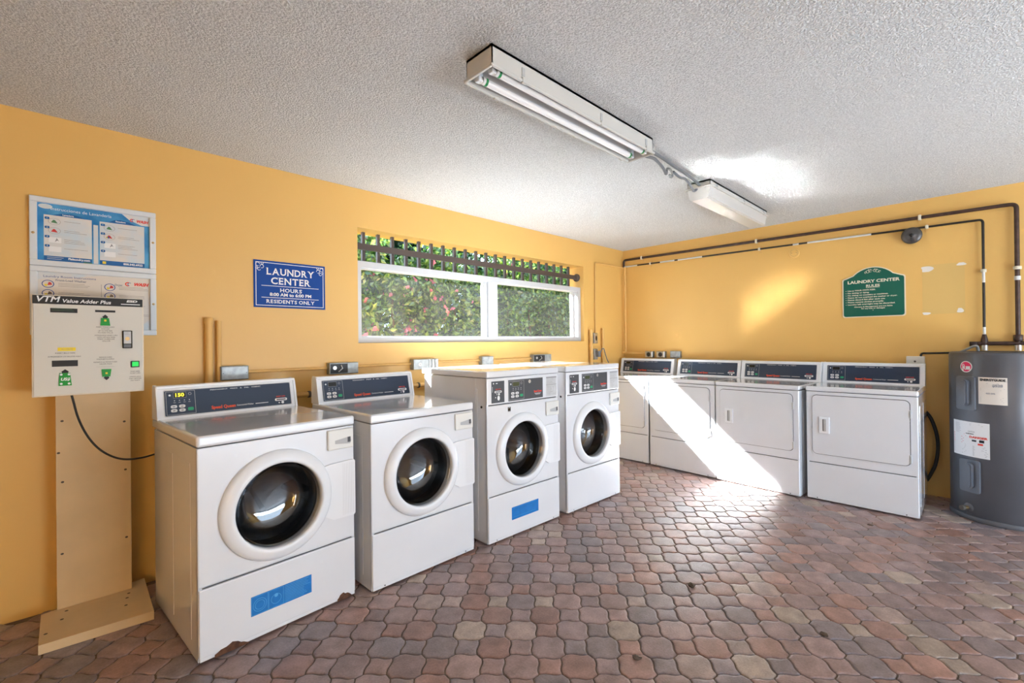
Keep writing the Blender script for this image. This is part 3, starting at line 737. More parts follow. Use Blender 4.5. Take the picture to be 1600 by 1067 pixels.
def arrow(x, z, upw, w_, h_, extra=False):
    q = mb('vtm_green'); s = 1 if upw else -1
    q.prism([(x-w_*.42, z+s*h_*.5), (x+w_*.38, z+s*h_*.5), (x+w_*.5, z-s*h_*.5), (x-w_*.5, z-s*h_*.5)][::s], -.005, -.001)
    q.m('black').prism([(x-w_*.24, z+s*(h_*.5)), (x-w_*.24, z+s*(h_*.5+.004)), (x-w_*.3, z+s*(h_*.5+.006)), (x, z+s*(h_*.5+.017)), (x+w_*.3, z+s*(h_*.5+.006)), (x+w_*.24, z+s*(h_*.5+.004)), (x+w_*.24, z+s*(h_*.5))][::s], -.003, -.001)
    if extra:
        q.m('print_white').text('US$', x, z, .018, -.0056, bold=.04, shear=.2)
        for dx in (-.013, .013):
            for dz in (-.02, .022): q.disc(x+dx, z+dz, .005, -.0056, 8)
    else: q.m('pic_yellow').rect(x-.004, x+.004, z+s*.004-.002, z+s*.004+.007, -.0056)
    q.build('arrow_button', t)
arrow(.247, .343, True, .036, .036); arrow(.107, .076, True, .044, .058, True); arrow(.250, .098, False, .036, .036)
b = mb('black_gloss'); b.box(.309, .347, -.009, -.001, .215, .302, .002, 1); b.m('sticker_silver').rect(.314, .342, .238, .298, -.0094); b.m('brass').disc(.328, .262, .009, -.0098, 14); b.m('print_grey'); b.lines(.317, .339, .293, 3, .005, .0015, -.0098); b.m('dark_steel').rect(.314, .342, .219, .235, -.0094)
b.build('key_switch', t)
b = mb('black'); b.box(.340, .374, -.006, -.001, .120, .152, .002, 1); b.m('vtm_lit').box(.345, .370, -.009, -.005, .125, .148, .001, 1); b.build('push_button', t)
b = mb('rubber'); P = [(.128, .03, .0), (.134, .028, -.03), (.150, .02, -.11), (.178, .01, -.19), (.215, 0, -.255), (.26, -.01, -.30), (.31, -.02, -.325), (.37, -.02, -.33), (.43, -.0, -.325), (.46, .03, -.32)]
def smooth(P, n=5):
    P = [V(p) for p in P]; o = []
    for i in range(len(P)-1):
        a, b_, c, d = P[max(i-1, 0)], P[i], P[i+1], P[min(i+2, len(P)-1)]
        for k in range(n):
            t_ = k/n; o.append(.5*((2*b_)+(c-a)*t_+(2*a-5*b_+4*c-d)*t_*t_+(3*b_-a-3*c+d)*t_**3))
    return o+[P[-1]]
b.tube(smooth(P), .0045, 8); b.build('power_cord', t)

# ------------------------------------------------------------ framed instructions
def wall_frame(z0, label, kind):
    t = thing('framed_poster', label, 'poster', (-5.188, -.003, z0)); w_, h_ = .482, .334
    f = mb('frame_white'); e = .027 
    f.box(0, w_, -.022, 0, 0, e, .003, 1); f.box(0, w_, -.022, 0, h_-e, h_, .003, 1); f.box(0, e, -.022, 0, e, h_-e, .003, 1); f.box(w_-e, w_, -.022, 0, e, h_-e, .003, 1)
    f.build('frame', t)
    for x, z in ((.013, .155), (w_-.013, .17)): mb('brass').lathe([(0, -.004), (.005, -.004), (.006, 0)], 10, 'Y', (x, -.022, z)).build('screw', t)
    s = mb(); y = -.006; x0, x1, z0_, z1 = e, w_-e, e, h_-e
    if kind == 'blue':
        s.m('poster_blue').rect(x0, x1, z0_, z1, y); y -= .0005
        s.m('poster_pale').rect(x0+.022, .222, .052, .252, y); s.rect(.252, x1-.022, .052, .252, y)
        s.disc(.055, .292, .025, y, 16, .012); s.poly([(.34, .307), (x1, .307), (x1, .258), (.42, .258), (.37, .28)], y); s.rect(.228, .246, .03, .23, y)
        y -= .0005; s.m('poster_deep'); s.poly([(.075, .252), (.11, .264), (.14, .268), (.17, .264), (.2, .252)], y); s.poly([(.285, .252), (.31, .268), (.335, .272), (.37, .266), (.40, .252)], y)
        s.rect(x0+.022, .222, .03, .052, y); s.rect(.252, x1-.022, .03, .052, y)
        s.m('print_white').text('Instrucciones de Lavanderia', .072, .284, .021, y-.0005, 'L', width=.225)
        s.text('Lavadora', .135, .259, .011, y-.0005, bold=.03); s.text('Secadora', .335, .262, .011, y-.0005, bold=.03)
        s.text('Flalaundry.com', .215, .043, .014, y-.0005, 'R', bold=.04, width=.08); s.text('800.342.6922', .425, .041, .014, y-.0005, 'R', bold=.04, width=.08)
        s.lines(.06, .13, .046, 2, .008, .0015, y-.0005); s.m('pic_green').rect(.19, .222, .029, .034, y-.0006); s.m('pic_yellow').rect(.262, .276, .034, .047, y-.0006)
        s.m('print_red').text('WASH', .448, .277, .02, y-.0006, 'R', width=.05, bold=.05, shear=.3); s.ring(.382, .279, .009, .004, y-.0006, 12, .8, 5.2); s.m('pic_blue').ring(.388, .279, .008, .003, y-.0006, 12, .9, 4.6)
        for xb in (.052, .256):
            for i, pc in enumerate(('pic_green', 'pic_red', 'sketch', 'sketch')):
                zc = .222-.045*i; s.m('poster_deep').poly(rrect(xb, xb+.017, zc+.008, zc+.02, .004, 3), y-.0008); s.m('print_white').text(str(i+1), xb+.0085, zc+.014, .011, y-.0013)
                s.m('sketch').ring(xb+.034, zc, .022, .001, y-.0005, 16, rz=.016) if i < 2 else s.rect(xb+.014, xb+.058, zc-.014, zc+.012, y-.0005)
                if i < 2: s.m(pc).poly([(xb+.022, zc-.006), (xb+.046, zc-.008), (xb+.036, zc+.007), (xb+.03, zc+.008)], y-.0008)
                if i == 1 and xb > .2: s.m('pic_blue').disc(xb+.03, zc-.004, .005, y-.001, 8); s.m('pic_yellow').disc(xb+.024, zc-.004, .004, y-.001, 8)
                if i == 2: s.m('print_grey').poly([(xb+.035, zc-.01), (xb+.042, zc+.01), (xb+.05, zc-.006), (xb+.044, zc-.002)], y-.0009)
                s.m('sketch').lines(xb+.068, xb+.155, zc+.006, 1+i % 3, .008, .0012, y-.0005, .4)
    else:
        s.m('poster_white').rect(x0, x1, z0_, z1, y); s.m('poster_pale').poly([(x0, z1), (.26, z1), (.16, .288), (x0, .27)], y-.0004)
        s.poly([(x1, z0_), (x1, .09), (.40, z0_)], y-.0004); y -= .0008
        s.m('pic_blue').text('Laundry Room Instructions', .045, .287, .015, y, 'L', width=.19); s.m('print_grey').text('Front-Load Washer', .088, .270, .014, y, 'L', width=.112, bold=.04); s.text('Dryer', .325, .264, .013, y, bold=.04)
        s.m('print_red').text('WASH', .446, .272, .022, y, 'R', width=.062, bold=.06, shear=.35); s.ring(.362, .272, .011, .005, y, 12, .8, 5.2); s.m('pic_blue').ring(.370, .272, .009, .003, y, 12, .9, 4.6)
        for xb in (.062, .290):
            for i in range(4):
                zc = .250-.046*i; s.m('pic_blue').ring(xb, zc, .022, .0035, y, 20, rz=.019); s.m('pic_red' if i % 2 == 0 else 'sketch').poly([(xb-.002, zc-.006), (xb+.014, zc-.004), (xb+.012, zc+.006), (xb+.003, zc+.01)], y-.0004); s.m('pic_yellow').disc(xb-.007, zc-.006, .006, y-.0004, 8)
                s.m('sketch').lines(xb+.036, xb+.165, zc+.006, 3, .007, .0012, y, .4)
        s.rect(.256, .2572, .04, .262, y)
    s.build('printed_sheet', t)
    return t
wall_frame(1.678, 'white framed blue poster of washing instructions in Spanish, upper of the two', 'blue')
wall_frame(1.342, 'white framed cream poster of washer and dryer instructions, half hidden behind the card machine', 'cream')

# ------------------------------------------------------------ blue hours sign
t = thing('hours_sign', 'blue metal sign reading LAUNDRY CENTER with opening hours', 'sign', (-4.219, -.001, 1.5215)); w_, h_ = .448, .3
b = mb('sign_blue'); b.box(0, w_, -.003, 0, 0, h_, .001, 1); b.m('print_white'); y = -.0036
b.outline(.012, w_-.012, .012, h_-.012, y, .004)
b.serif_text('LAUNDRY', w_/2, .233, .044, y, .295, .022); b.serif_text('CENTER', w_/2, .174, .044, y, .245, .022)
b.rect(.045, w_-.045, .138, .1415, y); b.serif_text('HOURS', w_/2, .115, .024, y, .135, .02); b.text('8:00 AM to 6:00 PM', w_/2, .085, .028, y, width=.26, bold=.03)
b.rect(.045, w_-.045, .063, .0665, y); b.serif_text('RESIDENTS ONLY', w_/2, .041, .023, y, .30, .02)
b.build('sign_plate', t)
b = mb('print_white')
for s_ in (1, -1):
    cx = w_/2+s_*(w_/2-.036)
    b.m('sign_blue').rect(cx-.03, cx+.03, .238, .294, y-.0003) if False else None
    b.m('print_white')
    for dx, dz, r, a0, a1 in ((-.012, .01, .013, 0, 5.2), (.012, -.002, .012, -2, 3.4), (-.004, -.02, .010, 1, 6), (.014, .018, .008, 2, 7), (-.018, -.012, .007, 3, 8)):
        b.ring(cx-s_*dx, .262+dz, r, .003, y-.0004, 16, a0, a1)
b.build('corner_scrollwork', t)

# ------------------------------------------------------------ pipes and boxes on the left wall
def P2(name, label, cat, mt, paths, r, group=None, extra=None):
    b = mb(mt)
    for p in paths: b.tube(p, r, 12)
    if extra: extra(b)
    return tag(b.build(name), label, cat, group)
P2('capped_pipe', 'thick yellow painted pipe standing against the wall behind the nearest washer', 'pipe', 'yellow_pipe', [[(-4.463, -.024, 0), (-4.463, -.024, 1.44)]], .020, extra=lambda b: b.lathe([(.0235, 1.41), (.0235, 1.445), (.0, 1.447)], 14, 'Z', (-4.463, -.024, 0)))
P2('slim_pipe', 'slim yellow painted pipe just right of the thick capped one', 'pipe', 'yellow_pipe', [[(-4.412, -.022, 0), (-4.412, -.022, 1.43)]], .013)
def elbow(pts, rr=.03):
    out = [V(pts[0])]
    for i in range(1, len(pts)-1):
        a, b_, c = V(pts[i-1]), V(pts[i]), V(pts[i+1]); p0 = b_+(a-b_).normalized()*rr; p1 = b_+(c-b_).normalized()*rr
        for k in range(6): s = k/5; out.append(p0*(1-s)**2+b_*2*s*(1-s)+p1*s*s)
    out.append(V(pts[-1])); return out
for xa, xb, zz, where in ((-4.264, -3.768, 1.118, 'left of the open black-fronted box'), (-3.553, -3.104, 1.122, 'right of the open black-fronted box'), (-2.862, -2.391, 1.125, 'right of the wide ribbed grey box'), (-2.256, -1.722, 1.122, 'right of the small pale grey box')):
    P2('wall_conduit', 'thin yellow painted conduit stretch '+where, 'conduit', 'yellow_pipe', [[(xa, -.014, zz), (xb, -.014, zz)]], .0095)
P2('water_pipe', 'brownish yellow horizontal pipe low behind the washers', 'pipe', 'yellow_pipe', [[(-4.38, -.05, .952), (-1.3, -.05, .952)]], .017, extra=lambda b: [b.m('dirt').lathe([(.019, -.006), (.022, -.006), (.022, .01), (.019, .01)], 14, 'X', (x, -.05, .952)) for x in (-3.905, -3.06)])
def outlet_box(x0, x1, z0, z1, label, style, face=0., rz=0., base=(0, 0)):
    w_ = x1-x0; h_ = z1-z0; t = thing('outlet_box', label, 'electrical box', (x0, -.001, z0) if not rz else (-.001, base[0], z0), rz, None)
    b = mb('galvanised'); b.box(0, w_, -.05, 0, 0, h_, .003, 1); b.build('box', t)
    if style == 'open':
        b = mb('black'); b.rect(.006, w_*.62, .006, h_-.006, -.0506); b.m('steel').disc(w_*.18, h_*.55, .013, -.0512, 14); b.tube([(w_*.3, -.052, h_*.2), (w_*.42, -.06, h_*.5), (w_*.38, -.055, h_*.8)], .004, 6); b.build('cover_plate', t)
    elif style == 'plate':
        b = mb('galvanised'); b.box(.004, w_-.004, -.054, -.05, .004, h_-.004, .002, 1); b.m('dark_steel'); b.disc(.012, h_/2, .003, -.0546, 8); b.disc(w_-.012, h_/2, .003, -.0546, 8); b.build('cover_plate', t)
    elif style == 'socket':
        b = mb('steel'); b.box(.004, w_-.004, -.054, -.05, .004, h_-.004, .002, 1); b.m('black').disc(w_/2, h_/2, min(w_, h_)*.32, -.0546, 18); b.m('dark_steel').ring(w_/2, h_/2, min(w_, h_)*.38, .003, -.0548); b.build('socket_plate', t)
    elif style == 'vent':
        b = mb('galvanised'); b.box(.0, w_*.58, -.058, -.05, 0, h_, .003, 1); b.m('ivory_plastic').disc(w_*.25, h_*.5, .015, -.0586, 16); b.m('line_grey').disc(w_*.25, h_*.5, .006, -.0590, 10)
        for i in range(5): b.m('line_grey' if i % 2 else 'steel').box(w_*(.62+.07*i), w_*(.66+.07*i), -.056, -.05, .004, h_-.004)
        b.build('receptacle_plate', t)
    return t
outlet_box(-4.410, -4.262, 1.075, 1.158, 'plain grey metal box above the back of the nearest washer', 'plate')
outlet_box(-3.765, -3.556, 1.075, 1.153, 'grey metal box with an open black front, above the second washer', 'open')
outlet_box(-3.104, -2.862, 1.075, 1.156, 'wide grey box with a round receptacle and ribbed side, between second washer and tall washer', 'vent')
outlet_box(-2.391, -2.255, 1.085, 1.160, 'small pale grey box above the first tall washer', 'plate')
outlet_box(-1.722, -1.453, 1.085, 1.158, 'long grey box with dark socket above the last tall washer', 'open')
P2('corner_conduit', 'thin yellow conduit dropping from the upper corner to the sockets right of the window', 'conduit', 'yellow_pipe', [elbow([(-.012, -.012, 2.206), (-.615, -.012, 2.206), (-.625, -.012, 1.385)], .02)], .009)
t = thing('wall_socket', 'upper small metal socket box on the conduit right of the window', 'socket', (-.678, -.001, 1.262))
mb('galvanised').box(0, .062, -.035, 0, 0, .122, .003, 1).build('box', t); b = mb('steel'); b.box(.003, .059, -.038, -.035, .003, .119, .002, 1); b.m('black').disc(.031, .06, .017, -.0385, 14, .03); b.build('socket_plate', t)
t = thing('wall_socket', 'lower small metal socket box with a grey plug in it, right of the window', 'socket', (-.678, -.001, 1.075))
mb('galvanised').box(0, .062, -.035, 0, 0, .125, .003, 1).build('box', t); b = mb('steel'); b.box(.003, .059, -.038, -.035, .003, .122, .002, 1); b.m('black').disc(.031, .092, .012, -.0385, 12); b.build('socket_plate', t)
t = thing('plug_cord', 'grey plug and cord looping down from the lower socket box', 'cord', (-.64, -.04, 1.14))
mb('cable_grey').box(-.022, .024, -.04, 0.0, -.035, .035, .006, 2).build('plug', t)
mb('cable_grey').tube(smooth([(.01, -.04, .02), (.03, -.055, .06), (.07, -.05, .055), (.11, -.04, 0), (.16, -.03, -.07), (.21, -.02, -.12), (.23, -.0, -.2)]), .006, 8).build('cord', t)
P2('stub_pipe', 'tall yellow painted stub pipe near the corner right of the sockets', 'pipe', 'yellow_pipe', [[(-.50, -.03, .9), (-.50, -.03, 1.44)]], .014)
P2('stub_pipe', 'short wide yellow painted stub pipe left of the sockets', 'pipe', 'yellow_pipe', [[(-.735, -.03, .9), (-.735, -.03, 1.42)]], .020)

# ------------------------------------------------------------ right wall pipes
def strap(b, x, y, z, r, vertical=False):
    b.m('strap')
    if vertical: b.lathe([(r+.001, -.012), (r+.006, -.012), (r+.006, .012), (r+.001, .012)], 14, 'Z', (x, y, z)); b.m('yellow_pipe').box(-.006, -.0005, y-.035, y+.035, z-.009, z+.009)
    else: 
        b.box(x-r-.003, x+r+.001, y-.010, y+.010, z-r-.004, z+r+.004, .003, 1); b.m('yellow_pipe').box(-.005, -.0005, y-.010, y+.010, z-.038, z+.038)
hot = lambda y: 2.296+(y+.03)*.0102
cold = lambda y: 2.214+(y+.03)*.0105
t = thing('brown_pipe', 'thick dark brown pipe running along the wall top and down to the heater', 'pipe')
b = mb('pipe_brown'); b.tube(elbow([(-.034, -.03, 2.215), (-.034, -.03, hot(0)), (-.034, -3.352, hot(-3.352)), (-.034, -3.352, 1.20)], .035), .014, 12)
b.lathe([(.018, 0), (.026, .005), (.026, .045), (.018, .05)], 14, 'Z', (-.034, -3.352, 1.25)); b.m('pipe_paint').lathe([(.0175, 0), (.0175, .03)], 12, 'Z', (-.034, -3.352, 1.70)); b.m('steel').lathe([(.0195, 0), (.0195, .04)], 14, 'Z', (-.034, -3.352, 1.182)); b.build('pipe', t)
b = mb('pipe_brown'); b.tube([(-.034, -3.12, 1.235), (-.034, -3.6, 1.235)], .015, 12); b.lathe([(.0, -.02), (.024, -.02), (.024, .02), (.0, .02)], 14, 'Z', (-.034, -3.12, 1.23)); b.build('cross_pipe', t)
for y, z, v in ((-.28, 0, 0), (-1.575, 0, 0), (-2.817, 0, 0), (-3.352, 1.79, 1)):
    b = mb(); strap(b, -.034, y, z if v else hot(y), .0165, v); b.build('pipe_strap', t)
t = thing('black_pipe', 'thinner black pipe with bare pale stretches, running below the thick brown pipe', 'pipe')
b = mb('pipe_black'); path = elbow([(-.03, -.02, cold(0)), (-.03, -3.178, cold(-3.178)), (-.03, -3.178, 1.20)], .025); b.tube(path, .0085, 10)
b.m('pipe_paint')
for ya, yb in ((-.03, -.22), (-.52, -.70), (-.74, -1.02), (-1.9, -1.95), (-2.02, -2.5)): b.tube([(-.0305, ya, cold(ya)), (-.0305, yb, cold(yb))], .0089, 10)
b.tube([(-.0305, -3.178, 1.78), (-.0305, -3.178, 1.70)], .009, 10); b.tube([(-.0305, -3.178, 1.36), (-.0305, -3.178, 1.28)], .009, 10)
b.m('pipe_brown').lathe([(.012, .07), (.02, .03), (.022, 0), (.018, -.02)], 14, 'Z', (-.03, -3.178, 1.235)); b.m('steel').lathe([(.0195, 0), (.0195, .04)], 14, 'Z', (-.03, -3.178, 1.182)); b.build('pipe', t)
for y, z, v in ((-.392, 0, 0), (-1.60, 0, 0), (-2.86, 0, 0), (-3.178, 1.79, 1)):
    b = mb(); strap(b, -.03, y, z if v else cold(y), .0105, v); b.build('pipe_strap', t)
P2('corner_downpipe', 'thin yellow painted vertical pipe in the room corner', 'pipe', 'yellow_pipe', [elbow([(-.05, -.055, 2.205), (-.05, -.055, 1.142), (-.05, -.318, 1.140)], .02)], .011, extra=lambda b: b.tube([(-.05, -.01, 1.142), (-.05, -.06, 1.142)], .011))
outlet_box(0, .098, 1.085, 1.160, 'square metal socket box behind the corner dryer, first from the corner', 'socket', rz=RW, base=(-.32, 0))
outlet_box(0, .105, 1.085, 1.160, 'metal socket box behind the corner dryer, middle of three', 'socket', rz=RW, base=(-.468, 0))
outlet_box(0, .118, 1.085, 1.165, 'metal socket box with a bluish cover and trailing cord, farthest of three from the corner', 'plate', rz=RW, base=(-.640, 0))
# round plate and bell
t = thing('cover_plate', 'round yellow painted blank cover plate high on the right wall', 'cover plate', (-.001, -1.902, 2.117), RW)
mb('wall').lathe([(.0, -.008), (.040, -.008), (.047, -.005), (.049, 0)], 32, 'Y').build('disc', t)
b = mb('seam'); b.ring(0, 0, .033, .0012, -.0085, 28); [b.tube([(x, -.008, 0), (x, -.010, 0)], .003, 6) for x in (-.02, .02)]; b.build('screws', t)
t = thing('alarm_bell', 'round dark grey alarm bell hung under the pipes', 'bell', (-.001, -2.767, 2.128), RW)
mb('dark_steel').lathe([(.0, -.03), (.04, -.03), (.042, 0)], 20, 'Y').build('base', t)
mb('bell').lathe([(0, -.070), (.02, -.070), (.022, -.068), (.040, -.066), (.058, -.060), (.066, -.050), (.068, -.044), (.066, -.043), (.05, -.046)], 40, 'Y').build('gong', t)
mb('black_gloss').lathe([(0, -.084), (.010, -.083), (.013, -.078), (.013, -.069)], 16, 'Y').build('centre_nut', t)
# green rules sign
t = thing('rules_sign', 'green arched sign with cream border reading LAUNDRY CENTER RULES', 'sign', (-.001, -2.284, 1.471), RW); w_, h_ = .437, .350
def signshape(i):
    r = .018; p = []
    for cx, cz, a in ((w_-r-i, r+i, 270), (w_-r-i, h_-r-i, 0)):
        for k in range(5): q = math.radians(a+90*k/4); p.append((cx+r*math.cos(q), cz+r*math.sin(q)))
    R_ = .185; c = h_+.088-R_; hh = h_-i; a0 = math.acos(min(1, .142/R_))
    for k in range(15):
        q = a0+(math.pi-2*a0)*k/14; p.append((w_/2+(R_-i)*math.cos(q), max(hh, c+(R_-i)*math.sin(q))))
    for cx, cz, a in ((r+i, h_-r-i, 90), (r+i, r+i, 180)):
        for k in range(5): q = math.radians(a+90*k/4); p.append((cx+r*math.cos(q), cz+r*math.sin(q)))
    return p
b = mb('print_cream'); b.prism(signshape(0), -.006, 0); b.m('sign_green').prism(signshape(.008), -.0066, -.005); b.m('print_cream'); y = -.0072
b.text('LAUNDRY CENTER', w_/2, .312, .036, y, width=.36, bold=.03); b.text('RULES', w_/2, .272, .030, y, width=.095, bold=.03); b.rect(w_/2-.048, w_/2+.048, .256, .2585, y)
for i, (s, wd) in enumerate((('Use at YOUR OWN RISK.', .20), ('No tinting or dying.', .155), ('No sitting on counters or machines.', .285), ('Please do not overload the washer or dryer.', .345), ('Please discard lint after each use.', .265), ('Please remove clothes promptly.', .255), ('Laundry left overnight may be discarded.', .33))):
    z = .238-.0205*i; b.disc(.027, z, .003, y, 8); b.text(s, .038, z, .0155, y, 'L', width=wd, bold=.03)
b.text('Owners & Management are not liable', w_/2, .092, .0145, y, width=.265, bold=.03); b.text('for any loss or damages', w_/2, .076, .0145, y, width=.165, bold=.03); b.disc(w_/2, .06, .003, y, 6)
b.build('sign_plate', t)
b = mb('print_cream')
for s_ in (1, -1):
    for dx, dz, r, a0, a1 in ((.016, .404, .013, 0, 5.5), (.034, .398, .013, 1, 6.5), (.048, .392, .009, 0, 5), (.022, .412, .010, 2, 7)): b.ring(w_/2+s_*dx, dz, r, .003, y-.0002, 14, a0, a1)
b.build('top_scrollwork', t)
# junction box and heater wiring
t = thing('junction_box', 'pale square junction box on the wall beside the last dryer', 'junction box', (-.001, -2.722, 1.04), RW)
b = mb('ivory_plastic'); b.box(0, .115, -.045, 0, 0, .092, .004, 2); b.m('dirt').disc(.055, .05, .008, -.0456, 8); b.disc(.045, .03, .012, -.0456, 9, .003); b.build('box', t)
mb('pipe_black').tube(smooth([(.09, -.03, .092), (.10, -.03, .115), (.14, -.035, .118), (.26, -.04, .122), (.33, -.05, .125)]), .008, 8).build('conduit', t)
P2('flexible_conduit', 'grey flexible conduit rising over the top rim of the water heater', 'conduit', 'galvanised', [smooth([(-.06, -3.04, 1.165), (-.10, -3.08, 1.19), (-.12, -3.12, 1.215), (-.115, -3.14, 1.213), (-.11, -3.145, 1.18)])], .009)
P2('dryer_cable', 'thick black cable bowing out behind the last dryer', 'cable', 'rubber', [smooth([(-.08, -2.83, .70), (-.09, -2.872, .64), (-.09, -2.905, .52), (-.09, -2.912, .40), (-.09, -2.895, .27), (-.09, -2.855, .16), (-.1, -2.83, .12)])], .0125)

# ------------------------------------------------------------ water heater
HX, HY, HR, HT = -.288, -3.262, .273, 1.178
t = thing('water_heater', 'tall grey cylindrical electric water heater at the right edge', 'water heater', (HX, HY, 0))
mb('heater').lathe([(HR-.01, .0), (HR, .012), (HR, HT-.02), (HR-.004, HT-.006), (HR-.012, HT), (HR-.014, HT-.004), (0, HT-.006)], 72).build('tank', t)
mb('heater_trim').lathe([(HR+.002, .0), (HR+.006, .004), (HR+.006, .03), (HR+.0005, .034)], 72).build('bottom_rim', t)
def on_tank(b, ang, z, r=None):    # local plane facing outwards: x right, -y outwards
    a = math.radians(ang); rr = (r or HR)
    b.T = Matrix.Translation((rr*math.cos(a), rr*math.sin(a), z)) @ Matrix.Rotation(a+math.pi/2, 4, 'Z'); return b
def curved(b, ang, z0, z1, w_, off, n=8):   # sheet following the tank
    s = w_/HR; a = math.radians(ang); vs = []
    for i in range(n+1):
        q = a-s/2+s*i/n; vs += [((HR+off)*math.cos(q), (HR+off)*math.sin(q), z0), ((HR+off)*math.cos(q), (HR+off)*math.sin(q), z1)]
    b.add(vs, [(2*i, 2*i+2, 2*i+3, 2*i+1) for i in range(n)], True)
def tank_text(b, txt, ang, z, size, width, off=.0014, bold=0.):
    st = len(b.v); b.text(txt, 0, z, size, 0, width=width, bold=bold)
    for i in range(st, len(b.v)):
        x, _, zz = b.v[i]; q = math.radians(ang)+x/HR; b.v[i] = ((HR+off)*math.cos(q), (HR+off)*math.sin(q), zz)
def tank_lines(b, ang, xa, xb, zt, n, dz, th, off=.0014):
    for i in range(n):
        x2 = xb-(xb-xa)*.3*random.random(); q0 = math.radians(ang)+xa/HR; q1 = math.radians(ang)+x2/HR; z = zt-i*dz
        b.add([((HR+off)*math.cos(q), (HR+off)*math.sin(q), zz) for q, zz in ((q0, z-th), (q1, z-th), (q1, z), (q0, z))], [(0, 1, 2, 3)], False)
def cover(z0, z1, ang, label=None):
    b = on_tank(mb('heater_cover'), ang, 0, HR-.004); h = z1-z0
    b.prism([(x, z+z0) for x, z in rrect(-.062, .062, 0, h, .015)], -.010, .004)
    b.prism([(x, z+z0) for x, z in rrect(-.030, .030, .028, h-.02, .029, 7)], -.030, -.009)
    b.prism([(x, z+z0) for x, z in rrect(-.022, .022, .036, h-.028, .0215, 7)], -.036, -.029)
    b.build('access_cover', t)
cover(.772, 1.008, 139.5); cover(.197, .425, 143.5)
b = mb('print_white')
def cdisc(b, ang, z, r, off): b.add([((HR+off)*math.cos(math.radians(ang)+r*math.cos(q)/HR), (HR+off)*math.sin(math.radians(ang)+r*math.cos(q)/HR), z+r*math.sin(q)) for q in [i*math.pi/12 for i in range(24)]], [list(range(24))], False)
cdisc(b, 140.2, 1.076, .040, .0012); b.m('print_red')
MATS['pink'] = mat('pink', srgb(225, 40, 100), .4); b.m('pink'); cdisc(b, 140.2, 1.076, .034, .0016)
b.m('print_white'); tank_lines(b, 140.2, .0, .034, 1.080, 1, .02, .024, .0022); cdisc(b, 136.6, 1.086, .009, .0022); b.m('pink'); cdisc(b, 136.6, 1.086, .005, .0026); b.m('print_white')
tank_lines(b, 137.8, -.012, -.004, 1.075, 1, .02, .03, .0022); tank_text(b, 'R', 137.6, 1.068, .04, .022, .0024, .03)
b.build('round_logo_sticker', t)
b = mb('poster_white'); curved(b, 170, .824, 1.008, .140, .0014); b.m('print_grey'); b.m('black'); tank_text(b, 'ENERGYGUIDE', 170, .990, .021, .122, .0022, .05)
b.m('print_grey'); tank_lines(b, 170, -.03, .05, .968, 1, .01, .002, .0022); tank_text(b, '$528', 175, .952, .024, .05, .0022, .05); tank_lines(b, 170, -.06, .06, .932, 2, .010, .0018, .0022); tank_text(b, '4622 kWh', 168, .898, .014, .045, .0022, .05); tank_lines(b, 170, -.06, .06, .872, 4, .010, .0016, .0022)
b.build('energy_label', t)
b = mb('print_white'); w_ = math.radians(49.5)*HR; curved(b, 142, .447, .691, w_, .0014)
b.m('print_grey'); b.m('line_grey'); tank_lines(b, 126, -.02, .03, .672, 8, .009, .002, .0022); tank_lines(b, 150, -.03, .05, .678, 2, .009, .002, .0022); tank_text(b, 'CAUTION', 146, .622, .014, .04, .0022, .04)
b.m('black'); tank_text(b, 'WARNING', 144, .606, .010, .05, .0022, .04); b.m('print_red'); tank_text(b, 'DANGER', 154, .585, .02, .10, .0022, .05)
b.m('sticker_line'); b.m('print_red'); tank_lines(b, 130, -.055, .045, .60, 7, .010, .0025, .0022); b.m('print_grey'); tank_lines(b, 130, -.055, .05, .53, 9, .008, .0018, .0022); tank_lines(b, 156, -.04, .045, .525, 9, .008, .0018, .0022)
b.m('black'); tank_lines(b, 151, -.02, .01, .568, 1, .1, .012, .0022); tank_lines(b, 158, -.012, .02, .572, 1, .1, .018, .0022); b.m('print_red'); tank_lines(b, 158, -.02, .02, .547, 1, .1, .012, .0022)
b.build('warning_label', t)
b = on_tank(mb('heater_trim'), 141, .085, HR-.004); b.lathe([(0, -.012), (.028, -.010), (.033, 0)], 20, 'Y'); b.m('brass').tube([(0, -.008, 0), (0, -.045, 0)], .012, 12); b.m('dirt').tube([(0, -.04, 0), (0, -.06, 0)], .017, 8); b.build('drain_valve', t)

